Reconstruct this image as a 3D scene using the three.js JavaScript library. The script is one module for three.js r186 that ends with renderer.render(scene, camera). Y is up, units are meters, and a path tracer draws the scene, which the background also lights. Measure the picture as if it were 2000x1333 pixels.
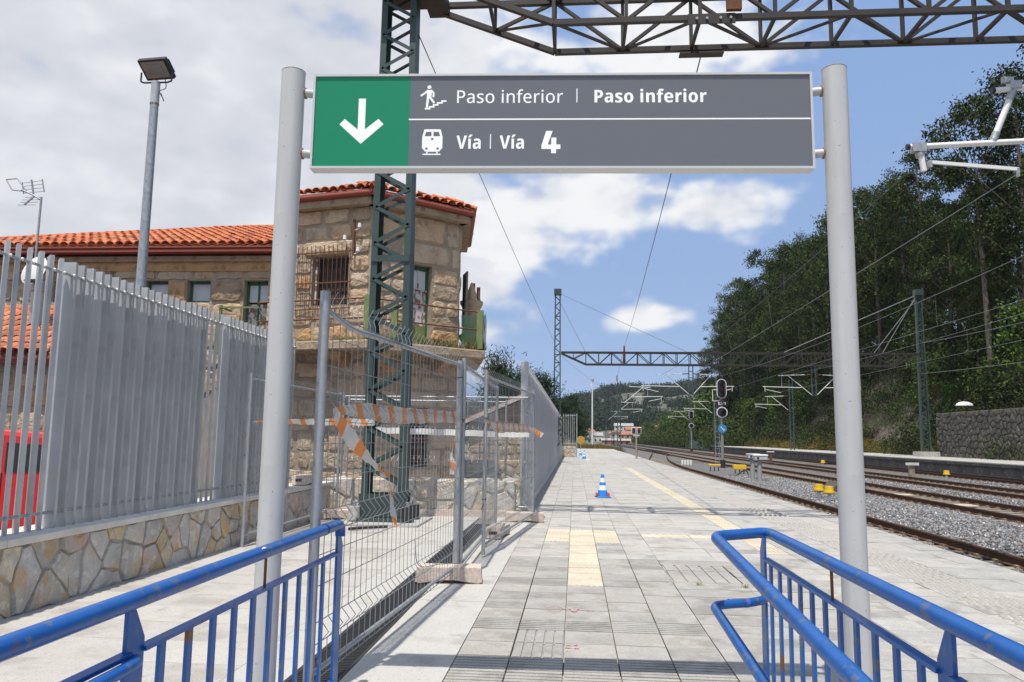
import * as THREE from 'three';
import { mergeGeometries } from 'three/addons/utils/BufferGeometryUtils.js';
import { RoundedBoxGeometry } from 'three/addons/geometries/RoundedBoxGeometry.js';
import { createNoise3D } from 'simplex-noise';

// ---------------------------------------------------------------- camera, sky, sun, exposure
const scene = new THREE.Scene();
const camera = new THREE.PerspectiveCamera(48.2, 1024 / 682, 0.05, 4000);
camera.rotation.order = 'YXZ';
camera.rotation.set(0.12469, 0.08346, 0.014);
camera.position.set(0, 1.3, 0);
const renderer = new THREE.WebGLRenderer({ antialias: true });
renderer.setSize(1024, 682);
renderer.toneMapping = THREE.LinearToneMapping;
renderer.toneMappingExposure = 1.0;
renderer.shadowMap.enabled = true;
const SUN = new THREE.Vector3(-0.08, 1, 0.37).normalize();
const sun = new THREE.DirectionalLight(new THREE.Color().setRGB(1, 0.945, 0.855), 4.6);
sun.position.copy(SUN).multiplyScalar(120); sun.castShadow = true;
sun.shadow.camera.left = -60; sun.shadow.camera.right = 60; sun.shadow.camera.top = 90; sun.shadow.camera.bottom = -60;
sun.shadow.camera.far = 400; sun.shadow.mapSize.set(4096, 4096);
scene.add(sun, sun.target);

function mulberry(a) { return () => { a |= 0; a = a + 0x6D2B79F5 | 0; let t = Math.imul(a ^ a >>> 15, 1 | a); t = t + Math.imul(t ^ t >>> 7, 61 | t) ^ t; return ((t ^ t >>> 14) >>> 0) / 4294967296; }; }
let R = mulberry(7);
const rr = (a, b) => a + (b - a) * R();
const gauss = () => { let s = 0; for (let i = 0; i < 4; i++) s += R(); return (s - 2) * 1.73; };
const n3 = createNoise3D(mulberry(11));
const sstep = (a, b, x) => { const t = Math.min(1, Math.max(0, (x - a) / (b - a))); return t * t * (3 - 2 * t); };
const lerp = (a, b, t) => a + (b - a) * t;
const fbm = (x, y, z, o) => { let s = 0, a = 0.5, f = 1; for (let i = 0; i < o; i++) { s += a * n3(x * f, y * f, z * f); a *= 0.5; f *= 2.07; } return s; };

{ // sky: blue air with a broken cloud deck that thickens to the left, a few cumulus puffs
  const W = 2048, H = 1024, data = new Float32Array(W * H * 4);
  const D2 = Math.PI / 180;
  const puffs = [ // azimuth (right of -z), elevation, half width, half height, strength
    [10.8, 16.6, 4.6, 2.2, 1.05], [13.5, 17.0, 2.4, 1.4, 0.6], [8.2, 15.6, 2.4, 1.2, 0.6],
    [5.3, 8.9, 2.9, 1.2, 1.0], [7.6, 8.4, 1.6, 0.8, 0.5], [0.5, 17.2, 7.5, 3.4, 1.05], [-6, 15, 7, 4.4, 0.95],
    [7, 28, 6.5, 3.6, 1.0], [14.5, 27, 5.0, 2.6, 0.8], [-4, 27, 7, 4, 0.75], [-8.7, 7.2, 3.0, 0.9, 0.35],
    [62, 24, 14, 6, 1.0], [95, 32, 20, 9, 1.0], [150, 26, 26, 9, 1.0], [-160, 34, 24, 10, 0.9], [120, 14, 14, 4, 0.9], [-175, 14, 16, 5, 0.9]];
  for (let j = 0; j < H; j++) {
    const el = (j + 0.5) / H * 180 - 90; // row 0 is the bottom
    for (let i = 0; i < W; i++) {
      const o = (j * W + i) * 4;
      const ph = ((i + 0.5) / W - 0.5) * 2 * Math.PI; // equirect: u = atan2(z, x)
      const ce = Math.cos(el * D2), dx = Math.cos(ph) * ce, dz = Math.sin(ph) * ce, dy = Math.sin(el * D2);
      let az = Math.atan2(dx, -dz) / D2;
      const e = Math.max(el, 0);
      // air
      const hz = Math.exp(-e / 13);
      let r = lerp(0.255, 0.42, hz), g = lerp(0.40, 0.57, hz), b = lerp(0.71, 0.81, hz);
      if (el < 0) { const k = Math.min(1, -el / 12); r = lerp(r, 0.2, k); g = lerp(g, 0.2, k); b = lerp(b, 0.19, k); }
      else {
        const sq = 2.1; // flatten clouds vertically
        const nx = dx, ny = dy * sq, nz = dz;
        const big = fbm(nx * 2.2 + 3.1, ny * 2.2, nz * 2.2, 3);
        const fine = fbm(nx * 7 - 4, ny * 7, nz * 7 + 2, 5);
        const vf = fbm(nx * 22, ny * 22 + 5, nz * 22, 3);
        const left = sstep(9, -20, az) * sstep(-180, -100, az);
        const high = sstep(34, 52, el) + 0.6 * sstep(45, 75, Math.abs(az)) * (1 - left);
        let d = left * 1.12 + Math.min(1, high) * 0.5 * (1 - left) + big * 0.5 + fine * 0.5 - 0.52;
        d -= 0.28 * sstep(14, 6, el) * left * sstep(-36, -42, az + big * 14 + fine * 6);
        let pd = -1;
        for (const [pa, pe, pw, pH, ps] of puffs) {
          let da = az - pa; if (da > 180) da -= 360; if (da < -180) da += 360;
          const lo = el < pe ? 1.25 : 1; // flatter base
          const q = (da * ce / pw) ** 2 + ((el - pe) * lo / pH) ** 2;
          if (q < 6) pd = Math.max(pd, ps * Math.exp(-q * 0.75) - 0.42 + fine * 0.42 + vf * 0.16);
        }
        const dd = Math.max(d, pd);
        const a = sstep(-0.07, 0.40, dd) * (0.35 + 0.65 * sstep(0, 3, el));
        if (a > 0) {
          const soft = sstep(0.1, 0.75, d);
          const lit = Math.min(1, Math.max(0, 0.64 - soft * 0.34 + fine * (0.75 - 0.2 * left) + big * 0.45 * left + vf * (0.22 - 0.12 * left) + (pd > d ? 0.25 : 0)));
          const cr = lerp(0.57, 0.92, lit), cg = lerp(0.60, 0.93, lit), cb = lerp(0.68, 0.95, lit);
          r = lerp(r, cr, a); g = lerp(g, cg, a); b = lerp(b, cb, a);
        }
      }
      data[o] = r; data[o + 1] = g; data[o + 2] = b; data[o + 3] = 1;
    }
  }
  const sky = new THREE.DataTexture(data, W, H, THREE.RGBAFormat, THREE.FloatType);
  sky.mapping = THREE.EquirectangularReflectionMapping; sky.colorSpace = THREE.LinearSRGBColorSpace;
  sky.magFilter = THREE.LinearFilter; sky.minFilter = THREE.LinearFilter; sky.needsUpdate = true;
  scene.background = sky; scene.environment = sky;
}

// ---------------------------------------------------------------- helpers
const pick = (a) => a[Math.floor(R() * a.length)];
const V = (x, y, z) => new THREE.Vector3(x, y, z);
const C = (r, g, b) => new THREE.Color().setRGB(r, g, b);
const taken = new Map();
function numbered(n) { const k = taken.get(n) || 0; taken.set(n, k + 1); return k ? `${n}_${String(k).padStart(3, '0')}` : n; }
function tag(o, label, category, group) { o.userData.label = label; o.userData.category = category; if (group) o.userData.group = group; return o; }
function thing(name, label, category, group) { const o = new THREE.Group(); o.name = numbered(name); scene.add(o); return tag(o, label, category, group); }
function mesh(name, geo, mat, parent) {
  if (Array.isArray(geo)) geo = geo.length === 1 ? geo[0] : mergeGeometries(geo.map(g => { const h = g.index ? g.toNonIndexed() : g; for (const k of Object.keys(h.attributes)) if (!['position', 'normal', 'uv', 'color'].includes(k)) h.deleteAttribute(k); return h; }));
  const m = new THREE.Mesh(geo, mat); m.name = parent ? name : numbered(name); m.castShadow = m.receiveShadow = true;
  (parent || scene).add(m); return m;
}
function struct(name, geo, mat, parent) { const m = mesh(name, geo, mat, parent); if (!parent) m.userData.kind = 'structure'; return m; }
function structGroup(name) { const o = new THREE.Group(); o.name = numbered(name); o.userData.kind = 'structure'; scene.add(o); return o; }
function stuff(m) { m.userData.kind = 'stuff'; return m; }
function boxUV(g, s = 1, ou = 0, ov = 0) { // uv in metres by dominant axis
  const p = g.attributes.position, n = g.attributes.normal, uv = new Float32Array(p.count * 2);
  for (let i = 0; i < p.count; i++) {
    const ax = Math.abs(n.getX(i)), ay = Math.abs(n.getY(i)), az = Math.abs(n.getZ(i));
    let u, v; if (ay >= ax && ay >= az) { u = p.getX(i); v = p.getZ(i); } else if (ax >= az) { u = p.getZ(i); v = p.getY(i); } else { u = p.getX(i); v = p.getY(i); }
    uv[2 * i] = u * s + ou; uv[2 * i + 1] = v * s + ov;
  }
  g.setAttribute('uv', new THREE.BufferAttribute(uv, 2)); return g;
}
function box(w, h, d, x = 0, y = 0, z = 0, ry = 0, rx = 0, rz = 0) {
  const g = new THREE.BoxGeometry(w, h, d); boxUV(g, 1, x * 0.7 + z * 0.31, y * 0.43 + z * 0.77);
  if (rx || ry || rz) g.applyMatrix4(new THREE.Matrix4().makeRotationFromEuler(new THREE.Euler(rx, ry, rz, 'YXZ')));
  g.translate(x, y, z); return g;
}
function rbox(w, h, d, r, x = 0, y = 0, z = 0, ry = 0, seg = 2) { const g = new RoundedBoxGeometry(w, h, d, seg, r); boxUV(g); if (ry) g.rotateY(ry); g.translate(x, y, z); return g.index ? g.toNonIndexed() : g; }
const span = (x0, x1, y0, y1, z0, z1) => box(Math.abs(x1 - x0), Math.abs(y1 - y0), Math.abs(z1 - z0), (x0 + x1) / 2, (y0 + y1) / 2, (z0 + z1) / 2);
function orient(g, a, b, up = V(0, 1, 0)) { // local z from a to b
  const z = b.clone().sub(a).normalize(); let x = up.clone().cross(z); if (x.lengthSq() < 1e-6) x = V(1, 0, 0).cross(z); x.normalize(); const y = z.clone().cross(x);
  g.applyMatrix4(new THREE.Matrix4().makeBasis(x, y, z).setPosition(a.clone().add(b).multiplyScalar(0.5))); return g;
}
function bar(a, b, w, h, up) { const g = new THREE.BoxGeometry(w, h, a.distanceTo(b)); boxUV(g); return orient(g, a, b, up); }
function angleBar(a, b, w, t, up) { const L = a.distanceTo(b); const g1 = new THREE.BoxGeometry(w, t, L); g1.translate(0, -w / 2 + t / 2, 0); const g2 = new THREE.BoxGeometry(t, w - t, L); g2.translate(-w / 2 + t / 2, t / 2, 0); boxUV(g1); boxUV(g2); return orient(mergeGeometries([g1, g2]), a, b, up); }
function rod(a, b, r, seg = 10, r2) { const L = a.distanceTo(b); const g = new THREE.CylinderGeometry(r2 ?? r, r, L, seg, 1); const uv = g.attributes.uv; for (let i = 0; i < uv.count; i++) uv.setXY(i, uv.getX(i) * r * 6.28, uv.getY(i) * L); g.rotateX(Math.PI / 2); return orient(g, a, b); }
function tube(pts, r, seg = 12, ts = 0) { // smooth tube through points, uv in metres
  const c = new THREE.CatmullRomCurve3(pts, false, 'centripetal'); const L = c.getLength();
  const g = new THREE.TubeGeometry(c, ts || pts.length * 6, r, seg); const uv = g.attributes.uv;
  for (let i = 0; i < uv.count; i++) uv.setXY(i, uv.getX(i) * L, uv.getY(i) * r * 6.28); return g;
}
function bentTube(pts, r, rad, seg = 14) { // straight runs with filleted corners
  const path = new THREE.CurvePath(); let prev = pts[0];
  for (let i = 1; i < pts.length - 1; i++) {
    const p = pts[i], d1 = p.clone().sub(pts[i - 1]).normalize(), d2 = pts[i + 1].clone().sub(p).normalize();
    const a = p.clone().addScaledVector(d1, -rad), b = p.clone().addScaledVector(d2, rad);
    path.add(new THREE.LineCurve3(prev, a)); path.add(new THREE.QuadraticBezierCurve3(a, p, b)); prev = b;
  }
  path.add(new THREE.LineCurve3(prev, pts[pts.length - 1]));
  const L = path.getLength(), g = new THREE.TubeGeometry(path, Math.ceil(L * 60), r, seg), uv = g.attributes.uv;
  for (let i = 0; i < uv.count; i++) uv.setXY(i, uv.getX(i) * L, uv.getY(i) * r * 6.28); return g;
}
function prism(poly, depth, bevel = 0) { // 2-D polygon in xy extruded along +z
  const s = new THREE.Shape(poly.map(([x, y]) => new THREE.Vector2(x, y)));
  const g = new THREE.ExtrudeGeometry(s, { depth, bevelEnabled: bevel > 0, bevelThickness: bevel, bevelSize: bevel, bevelSegments: 2, steps: 1 }); return boxUV(g);
}
function sag(a, b, s, n = 14) { const p = []; for (let i = 0; i <= n; i++) { const t = i / n, q = a.clone().lerp(b, t); q.y -= 4 * s * t * (1 - t); p.push(q); } return p; }
function wireGeo(pts, r) { const g = []; for (let i = 1; i < pts.length; i++) g.push(rod(pts[i - 1], pts[i], r, 5)); return mergeGeometries(g); }

// ---------------------------------------------------------------- textures (tileable value noise)
function lattice(n, seed) { const r = mulberry(seed), a = new Float32Array(n * n); for (let i = 0; i < a.length; i++) a[i] = r(); return a; }
const LAT = [lattice(256, 1), lattice(256, 2), lattice(256, 3)];
function vn(x, y, per, k = 0) { // periodic value noise
  const L = LAT[k % 3]; let xi = Math.floor(x), yi = Math.floor(y); const fx = x - xi, fy = y - yi; const sx = fx * fx * (3 - 2 * fx), sy = fy * fy * (3 - 2 * fy);
  const m = v => ((v % per) + per) % per; const x0 = m(xi), x1 = m(xi + 1), y0 = m(yi), y1 = m(yi + 1);
  return lerp(lerp(L[y0 * 256 + x0], L[y0 * 256 + x1], sx), lerp(L[y1 * 256 + x0], L[y1 * 256 + x1], sx), sy);
}
const pf = (u, v, base, o, k = 0) => { let s = 0, a = 0.5, f = base, t = 0; for (let i = 0; i < o; i++) { s += a * vn(u * f + i * 17, v * f + i * 31, f, k + i); t += a; a *= 0.5; f *= 2; } return s / t; };
function tex(n, metres, fn, srgb = true) { // fn(u, v) -> [r, g, b] linear 0..1 (or a value)
  const d = new Uint8Array(n * n * 4); const enc = c => { c = Math.min(1, Math.max(0, c)); return Math.round(255 * (srgb ? (c <= 0.0031308 ? 12.92 * c : 1.055 * Math.pow(c, 1 / 2.4) - 0.055) : c)); };
  for (let j = 0; j < n; j++) for (let i = 0; i < n; i++) { const c = fn(i / n, j / n), o = (j * n + i) * 4; if (typeof c === 'number') d[o] = d[o + 1] = d[o + 2] = enc(c); else { d[o] = enc(c[0]); d[o + 1] = enc(c[1]); d[o + 2] = enc(c[2]); } d[o + 3] = 255; }
  const t = new THREE.DataTexture(d, n, n); t.wrapS = t.wrapT = THREE.RepeatWrapping; t.repeat.set(1 / metres, 1 / metres); t.magFilter = THREE.LinearFilter; t.minFilter = THREE.LinearMipmapLinearFilter; t.generateMipmaps = true;
  if (srgb) t.colorSpace = THREE.SRGBColorSpace; t.needsUpdate = true; return t;
}
const mix3 = (a, b, t) => [lerp(a[0], b[0], t), lerp(a[1], b[1], t), lerp(a[2], b[2], t)];
const mul = (a, k) => [a[0] * k, a[1] * k, a[2] * k];
const std = (o) => new THREE.MeshStandardMaterial(o);
const grainBump = tex(256, 0.35, (u, v) => pf(u, v, 32, 3) * 0.7 + pf(u, v, 8, 2, 1) * 0.3, false);
const rockBump = tex(256, 0.7, (u, v) => pf(u, v, 6, 5), false);
function graniteTex(a, b, dirt, amt, seed) {
  return tex(512, 1.3, (u, v) => {
    const sp = vn(u * 256, v * 256, 256, seed), s2 = vn(u * 128 + 7, v * 128, 128, seed + 1), c = pf(u, v, 4, 5, seed), st = sstep(0.52, 0.75, pf(u + 0.3, v + 0.1, 6, 5, seed + 2));
    const wr = sstep(0.55, 0.7, pf(u, v + 0.4, 10, 5, seed + 1)); let col = mix3(a, b, 0.5 * sp + 0.25 * s2 + 0.25 * c); col = mix3(col, dirt, st * amt); col = mix3(col, b, wr * 0.35); if (sp > 0.86) col = mul(col, 0.55); if (sp < 0.09) col = mul(col, 1.22); return col;
  });
}
const PAVE = [0, 1, 2].map(k => std({ map: graniteTex([0.33, 0.32, 0.30], [0.58, 0.565, 0.54], [0.24, 0.225, 0.20], 0.5, k), roughness: 0.85, bumpMap: grainBump, bumpScale: 0.002 }));
PAVE.forEach((m, k) => m.color = C(...[[0.92, 0.92, 0.91], [0.84, 0.84, 0.84], [0.92, 0.895, 0.87]][k]));
const WORN = PAVE.map((m, k) => { const w = m.clone(); w.color = C(...[[0.80, 0.795, 0.78], [0.76, 0.755, 0.745], [0.82, 0.80, 0.775]][k]); return w; }); // older, darker granite near the ramp
const PALE = [0, 1].map(k => std({ map: graniteTex([0.43, 0.41, 0.375], [0.54, 0.515, 0.475], [0.34, 0.315, 0.28], 0.6, k + 1), roughness: 0.8, bumpMap: grainBump, bumpScale: 0.0012, color: k ? C(1, 1, 1) : C(0.95, 0.95, 0.955) }));
const SMOOTH = std({ map: graniteTex([0.44, 0.43, 0.40], [0.53, 0.515, 0.485], [0.34, 0.325, 0.295], 0.7, 2), roughness: 0.75 });
const CREAM = std({ map: graniteTex([0.58, 0.51, 0.385], [0.68, 0.61, 0.475], [0.44, 0.39, 0.31], 0.45, 1), roughness: 0.8, bumpMap: grainBump, bumpScale: 0.002 });
const JOINT = std({ map: tex(128, 0.6, (u, v) => mul([0.42, 0.385, 0.33], 0.6 + 0.7 * pf(u, v, 8, 4))), roughness: 1 });
const CONC = std({ map: tex(256, 2.2, (u, v) => mul([0.42, 0.41, 0.39], 0.6 + 0.7 * pf(u, v, 6, 5))), roughness: 0.9, bumpMap: rockBump, bumpScale: 0.004 });
const BLOCKM = std({ map: tex(256, 0.5, (u, v) => mul([0.60, 0.50, 0.43], 0.65 + 0.6 * pf(u, v, 24, 4))), roughness: 0.95, bumpMap: grainBump, bumpScale: 0.004 });
const GALV = std({ map: tex(256, 0.4, (u, v) => mul([0.40, 0.42, 0.44], 0.72 + 0.5 * pf(u, v, 10, 4))), roughness: 0.45, metalness: 0.55 });
const GALVD = std({ color: C(0.33, 0.35, 0.37), roughness: 0.5, metalness: 0.4 });
const SLAT = [0, 1, 2].map(k => std({ map: tex(256, 1.6, (u, v) => mul([0.49, 0.50, 0.51], 0.80 + 0.35 * pf(u, v, 5, 5, k) - 0.1 * sstep(0.6, 0.8, pf(u, v, 12, 3, k + 1)))), roughness: 0.42, metalness: 0.3, color: C(...[[1, 1, 1], [0.93, 0.94, 0.95], [1.05, 1.05, 1.05]][k]) }));
const POSTP = std({ map: tex(512, 1.2, (u, v) => { const f = vn(u * 128, v * 128, 128), b = pf(u, v, 8, 4); let c = mul([0.50, 0.505, 0.505], 0.90 + 0.1 * b + 0.09 * vn(u * 64, v * 5, 64, 1)); if (f > 0.985) c = [0.16, 0.14, 0.13]; return c; }), roughness: 0.42 });
const RUSTY = std({ map: tex(128, 0.1, (u, v) => mix3([0.42, 0.40, 0.37], [0.22, 0.09, 0.03], sstep(0.35, 0.6, pf(u, v, 6, 4)))), roughness: 0.85 });
const RUST = std({ map: tex(128, 0.3, (u, v) => mix3([0.10, 0.04, 0.02], [0.20, 0.085, 0.04], pf(u, v, 10, 4))), roughness: 0.9 });
const BLUE = std({ map: tex(512, 0.8, (u, v) => {
  const w = pf(u, v, 10, 5), chip = sstep(0.685, 0.715, pf(u + 0.4, v, 20, 4, 1)), rust = sstep(0.70, 0.78, pf(u, v + 0.3, 5, 5, 2));
  let c = mix3([0.005, 0.074, 0.30], [0.010, 0.108, 0.38], w); c = mix3(c, [0.11, 0.13, 0.16], chip * 0.6); c = mix3(c, [0.15, 0.065, 0.025], rust); return c; }), roughness: 0.36, bumpMap: grainBump, bumpScale: 0.0006 });
const MASTG = std({ map: tex(256, 1.5, (u, v) => mul([0.040, 0.066, 0.061], 0.75 + 0.5 * pf(u, v, 8, 4))), roughness: 0.5 });
const BEAMB = std({ map: tex(256, 1.2, (u, v) => mix3([0.020, 0.016, 0.014], [0.038, 0.030, 0.026], pf(u, v, 8, 5))), roughness: 0.6 });
const FRAME = std({ color: C(0.62, 0.62, 0.61), roughness: 0.35, metalness: 0.25 });
const WHITEP = std({ color: C(0.78, 0.78, 0.76), roughness: 0.5 });
const BLACKP = std({ color: C(0.02, 0.02, 0.022), roughness: 0.5 });
const RUBBER = std({ color: C(0.025, 0.025, 0.027), roughness: 0.75 });
const YELLOW = std({ color: C(0.80, 0.52, 0.02), roughness: 0.5 });
const WIREM = std({ color: C(0.06, 0.06, 0.065), roughness: 0.6 });
const WIREL = std({ color: C(0.20, 0.21, 0.22), roughness: 0.6 });
const RAILM = std({ map: tex(128, 0.6, (u, v) => mix3([0.095, 0.042, 0.022], [0.055, 0.028, 0.018], pf(u, v, 8, 4))), roughness: 0.85 });
const RAILD = std({ map: tex(128, 0.6, (u, v) => mix3([0.060, 0.030, 0.019], [0.032, 0.02, 0.015], pf(u, v, 8, 4))), roughness: 0.85 });
const GLASS = std({ color: C(0.035, 0.04, 0.045), roughness: 0.08, metalness: 0.1 });
const PANEW = std({ color: C(0.62, 0.64, 0.66), roughness: 0.25 });
const CAPW = std({ map: tex(256, 1.1, (u, v) => mul([0.66, 0.63, 0.58], 0.8 + 0.3 * pf(u, v, 8, 4))), roughness: 0.85 });

// ---------------------------------------------------------------- stone pieces
function clipPoly(poly, nx, ny, d) { const o = []; for (let i = 0; i < poly.length; i++) { const a = poly[i], b = poly[(i + 1) % poly.length], da = a[0] * nx + a[1] * ny - d, db = b[0] * nx + b[1] * ny - d; if (da <= 0) o.push(a); if ((da < 0) !== (db < 0)) { const t = da / (da - db); o.push([lerp(a[0], b[0], t), lerp(a[1], b[1], t)]); } } return o; }
function voronoi(w, h, sx, sy, gap, drop = 0) { // irregular polygons that fill w x h
  const sites = []; const nx = Math.max(1, Math.round(w / sx)), ny = Math.max(1, Math.round(h / sy));
  for (let j = 0; j < ny; j++) for (let i = 0; i < nx; i++) if (R() >= drop) sites.push([(i + 0.5 + (j % 2) * 0.4 + rr(-0.42, 0.42)) * w / nx, (j + 0.5 + rr(-0.4, 0.4)) * h / ny]);
  const out = [];
  for (const s of sites) {
    let p = [[0, 0], [w, 0], [w, h], [0, h]];
    for (const q of sites) { if (q === s) continue; let dx = q[0] - s[0], dy = q[1] - s[1]; const L = Math.hypot(dx, dy); if (L > 3 * Math.max(sx, sy) || L < 1e-6) continue; dx /= L; dy /= L; p = clipPoly(p, dx, dy, s[0] * dx + s[1] * dy + L / 2 - gap / 2); if (p.length < 3) break; }
    if (p.length >= 3) out.push(p);
  }
  return out;
}
function stoneGeo(poly, depth, rough, split = 1, b0 = 0.80, b1 = 0.90) { // faceted stone, face toward +z, back at z = -0.03
  const ring = [];
  for (let i = 0; i < poly.length; i++) { const a = poly[i], b = poly[(i + 1) % poly.length]; ring.push(a); const L = Math.hypot(b[0] - a[0], b[1] - a[1]); if (split && L > 0.1) { const k = Math.min(3, Math.floor(L / 0.12)); for (let s = 1; s <= k; s++) { const t = s / (k + 1); ring.push([lerp(a[0], b[0], t) + rr(-1, 1) * rough * 0.5, lerp(a[1], b[1], t) + rr(-1, 1) * rough * 0.5]); } } }
  let cx = 0, cy = 0; for (const p of ring) { cx += p[0]; cy += p[1]; } cx /= ring.length; cy /= ring.length;
  const n = ring.length, P = [], inner = ring.map(p => { const k = rr(b0, b1); return [cx + (p[0] - cx) * k, cy + (p[1] - cy) * k, depth * rr(0.72, 1.0)]; }), mid = ring.map(p => { const k = rr(0.38, 0.5); return [cx + (p[0] - cx) * k, cy + (p[1] - cy) * k, depth * rr(0.95, 1.25)]; });
  const c = [cx, cy, depth * rr(0.95, 1.3)]; const tri = (a, b, d) => P.push(...a, ...b, ...d);
  for (let i = 0; i < n; i++) { const j = (i + 1) % n; const o = [ring[i][0], ring[i][1], -0.03], o2 = [ring[j][0], ring[j][1], -0.03]; tri(o, o2, inner[j]); tri(o, inner[j], inner[i]); tri(inner[i], inner[j], mid[j]); tri(inner[i], mid[j], mid[i]); tri(mid[i], mid[j], c); }
  const g = new THREE.BufferGeometry(); g.setAttribute('position', new THREE.Float32BufferAttribute(P, 3)); const ou = rr(0, 5), ov = rr(0, 5), uv = []; for (let i = 0; i < P.length; i += 3) uv.push(P[i] + ou, P[i + 1] + ov); g.setAttribute('uv', new THREE.Float32BufferAttribute(uv, 2)); g.computeVertexNormals(); return g;
}
const slateTex = tex(512, 0.9, (u, v) => { const a = pf(u, v, 4, 5), b = pf(u + 0.2, v, 6, 5, 1), f = vn(u * 160, v * 160, 160, 2); let c = mix3([0.33, 0.31, 0.285], [0.56, 0.545, 0.52], a); c = mix3(c, [0.50, 0.36, 0.20], sstep(0.5, 0.72, b) * 0.8); c = mix3(c, [0.68, 0.67, 0.65], sstep(0.62, 0.72, pf(u * 1, v, 16, 4, 2)) * 0.4); return mul(c, 0.88 + 0.24 * f); });
const WALLST = [[1, 1, 1], [0.86, 0.84, 0.80], [1.06, 0.98, 0.84], [0.95, 0.86, 0.84], [1.06, 0.90, 0.66], [1.06, 1.05, 1.02], [0.95, 0.78, 0.62]].map(c => std({ map: slateTex, color: C(...c), roughness: 0.8, bumpMap: rockBump, bumpScale: 0.03 }));
const MORTAR = std({ map: tex(256, 1.0, (u, v) => mul([0.42, 0.395, 0.355], 0.65 + 0.6 * pf(u, v, 8, 5))), roughness: 0.95, bumpMap: rockBump, bumpScale: 0.01 });
const granTex = tex(512, 1.0, (u, v) => { const f = vn(u * 200, v * 200, 200), g = vn(u * 90, v * 90, 90, 1), a = pf(u, v, 4, 5), l = pf(u + 0.5, v, 5, 5, 2); let c = mix3([0.37, 0.268, 0.172], [0.62, 0.50, 0.37], a * 0.6 + g * 0.4); c = mix3(c, [0.20, 0.165, 0.12], sstep(0.58, 0.78, l) * 0.6); c = mix3(c, [0.62, 0.58, 0.52], sstep(0.78, 0.95, f) * 0.6); if (f < 0.1) c = mul(c, 0.5); return c; });
const GRAN = [[1, 1, 1], [0.82, 0.80, 0.78], [1.1, 1.02, 0.92], [1.02, 0.80, 0.58], [0.74, 0.70, 0.65], [1.12, 1.1, 1.08]].map(c => std({ map: granTex, color: C(...c), roughness: 0.9, bumpMap: rockBump, bumpScale: 0.045 }));
const BMORT = std({ map: tex(256, 1.4, (u, v) => mix3([0.26, 0.21, 0.155], [0.44, 0.37, 0.285], pf(u, v, 6, 5))), roughness: 0.95, bumpMap: rockBump, bumpScale: 0.012 });
const TILES = [[0.60, 0.185, 0.075], [0.54, 0.155, 0.062], [0.66, 0.225, 0.10], [0.40, 0.13, 0.06]].map((c, k) => std({ map: tex(128, 0.5, (u, v) => mul(mix3([1, 1, 1], [0.45, 0.6, 0.7], sstep(0.62, 0.78, pf(u, v, 6, 4, k + 1))), 0.65 + 0.55 * pf(u, v, 8, 4, k))), color: C(...c), roughness: 0.8 }));


// ================================================================ SETTING
// ---- ground and yard
const DIRT = std({ map: tex(512, 9, (u, v) => mix3(mix3([0.20, 0.17, 0.13], [0.30, 0.27, 0.22], pf(u, v, 8, 5)), [0.10, 0.13, 0.05], sstep(0.5, 0.65, pf(u, v, 5, 5, 1)))), roughness: 1 });
const ASPH = std({ map: tex(256, 3, (u, v) => mul([0.10, 0.10, 0.10], 0.6 + 0.8 * pf(u, v, 16, 4))), roughness: 0.95 });
struct('ground', box(3000, 0.4, 3000, 0, -1.1, -600), DIRT);
struct('yard_road', box(46, 0.5, 70, -27.1, -0.45, -20), ASPH);

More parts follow.
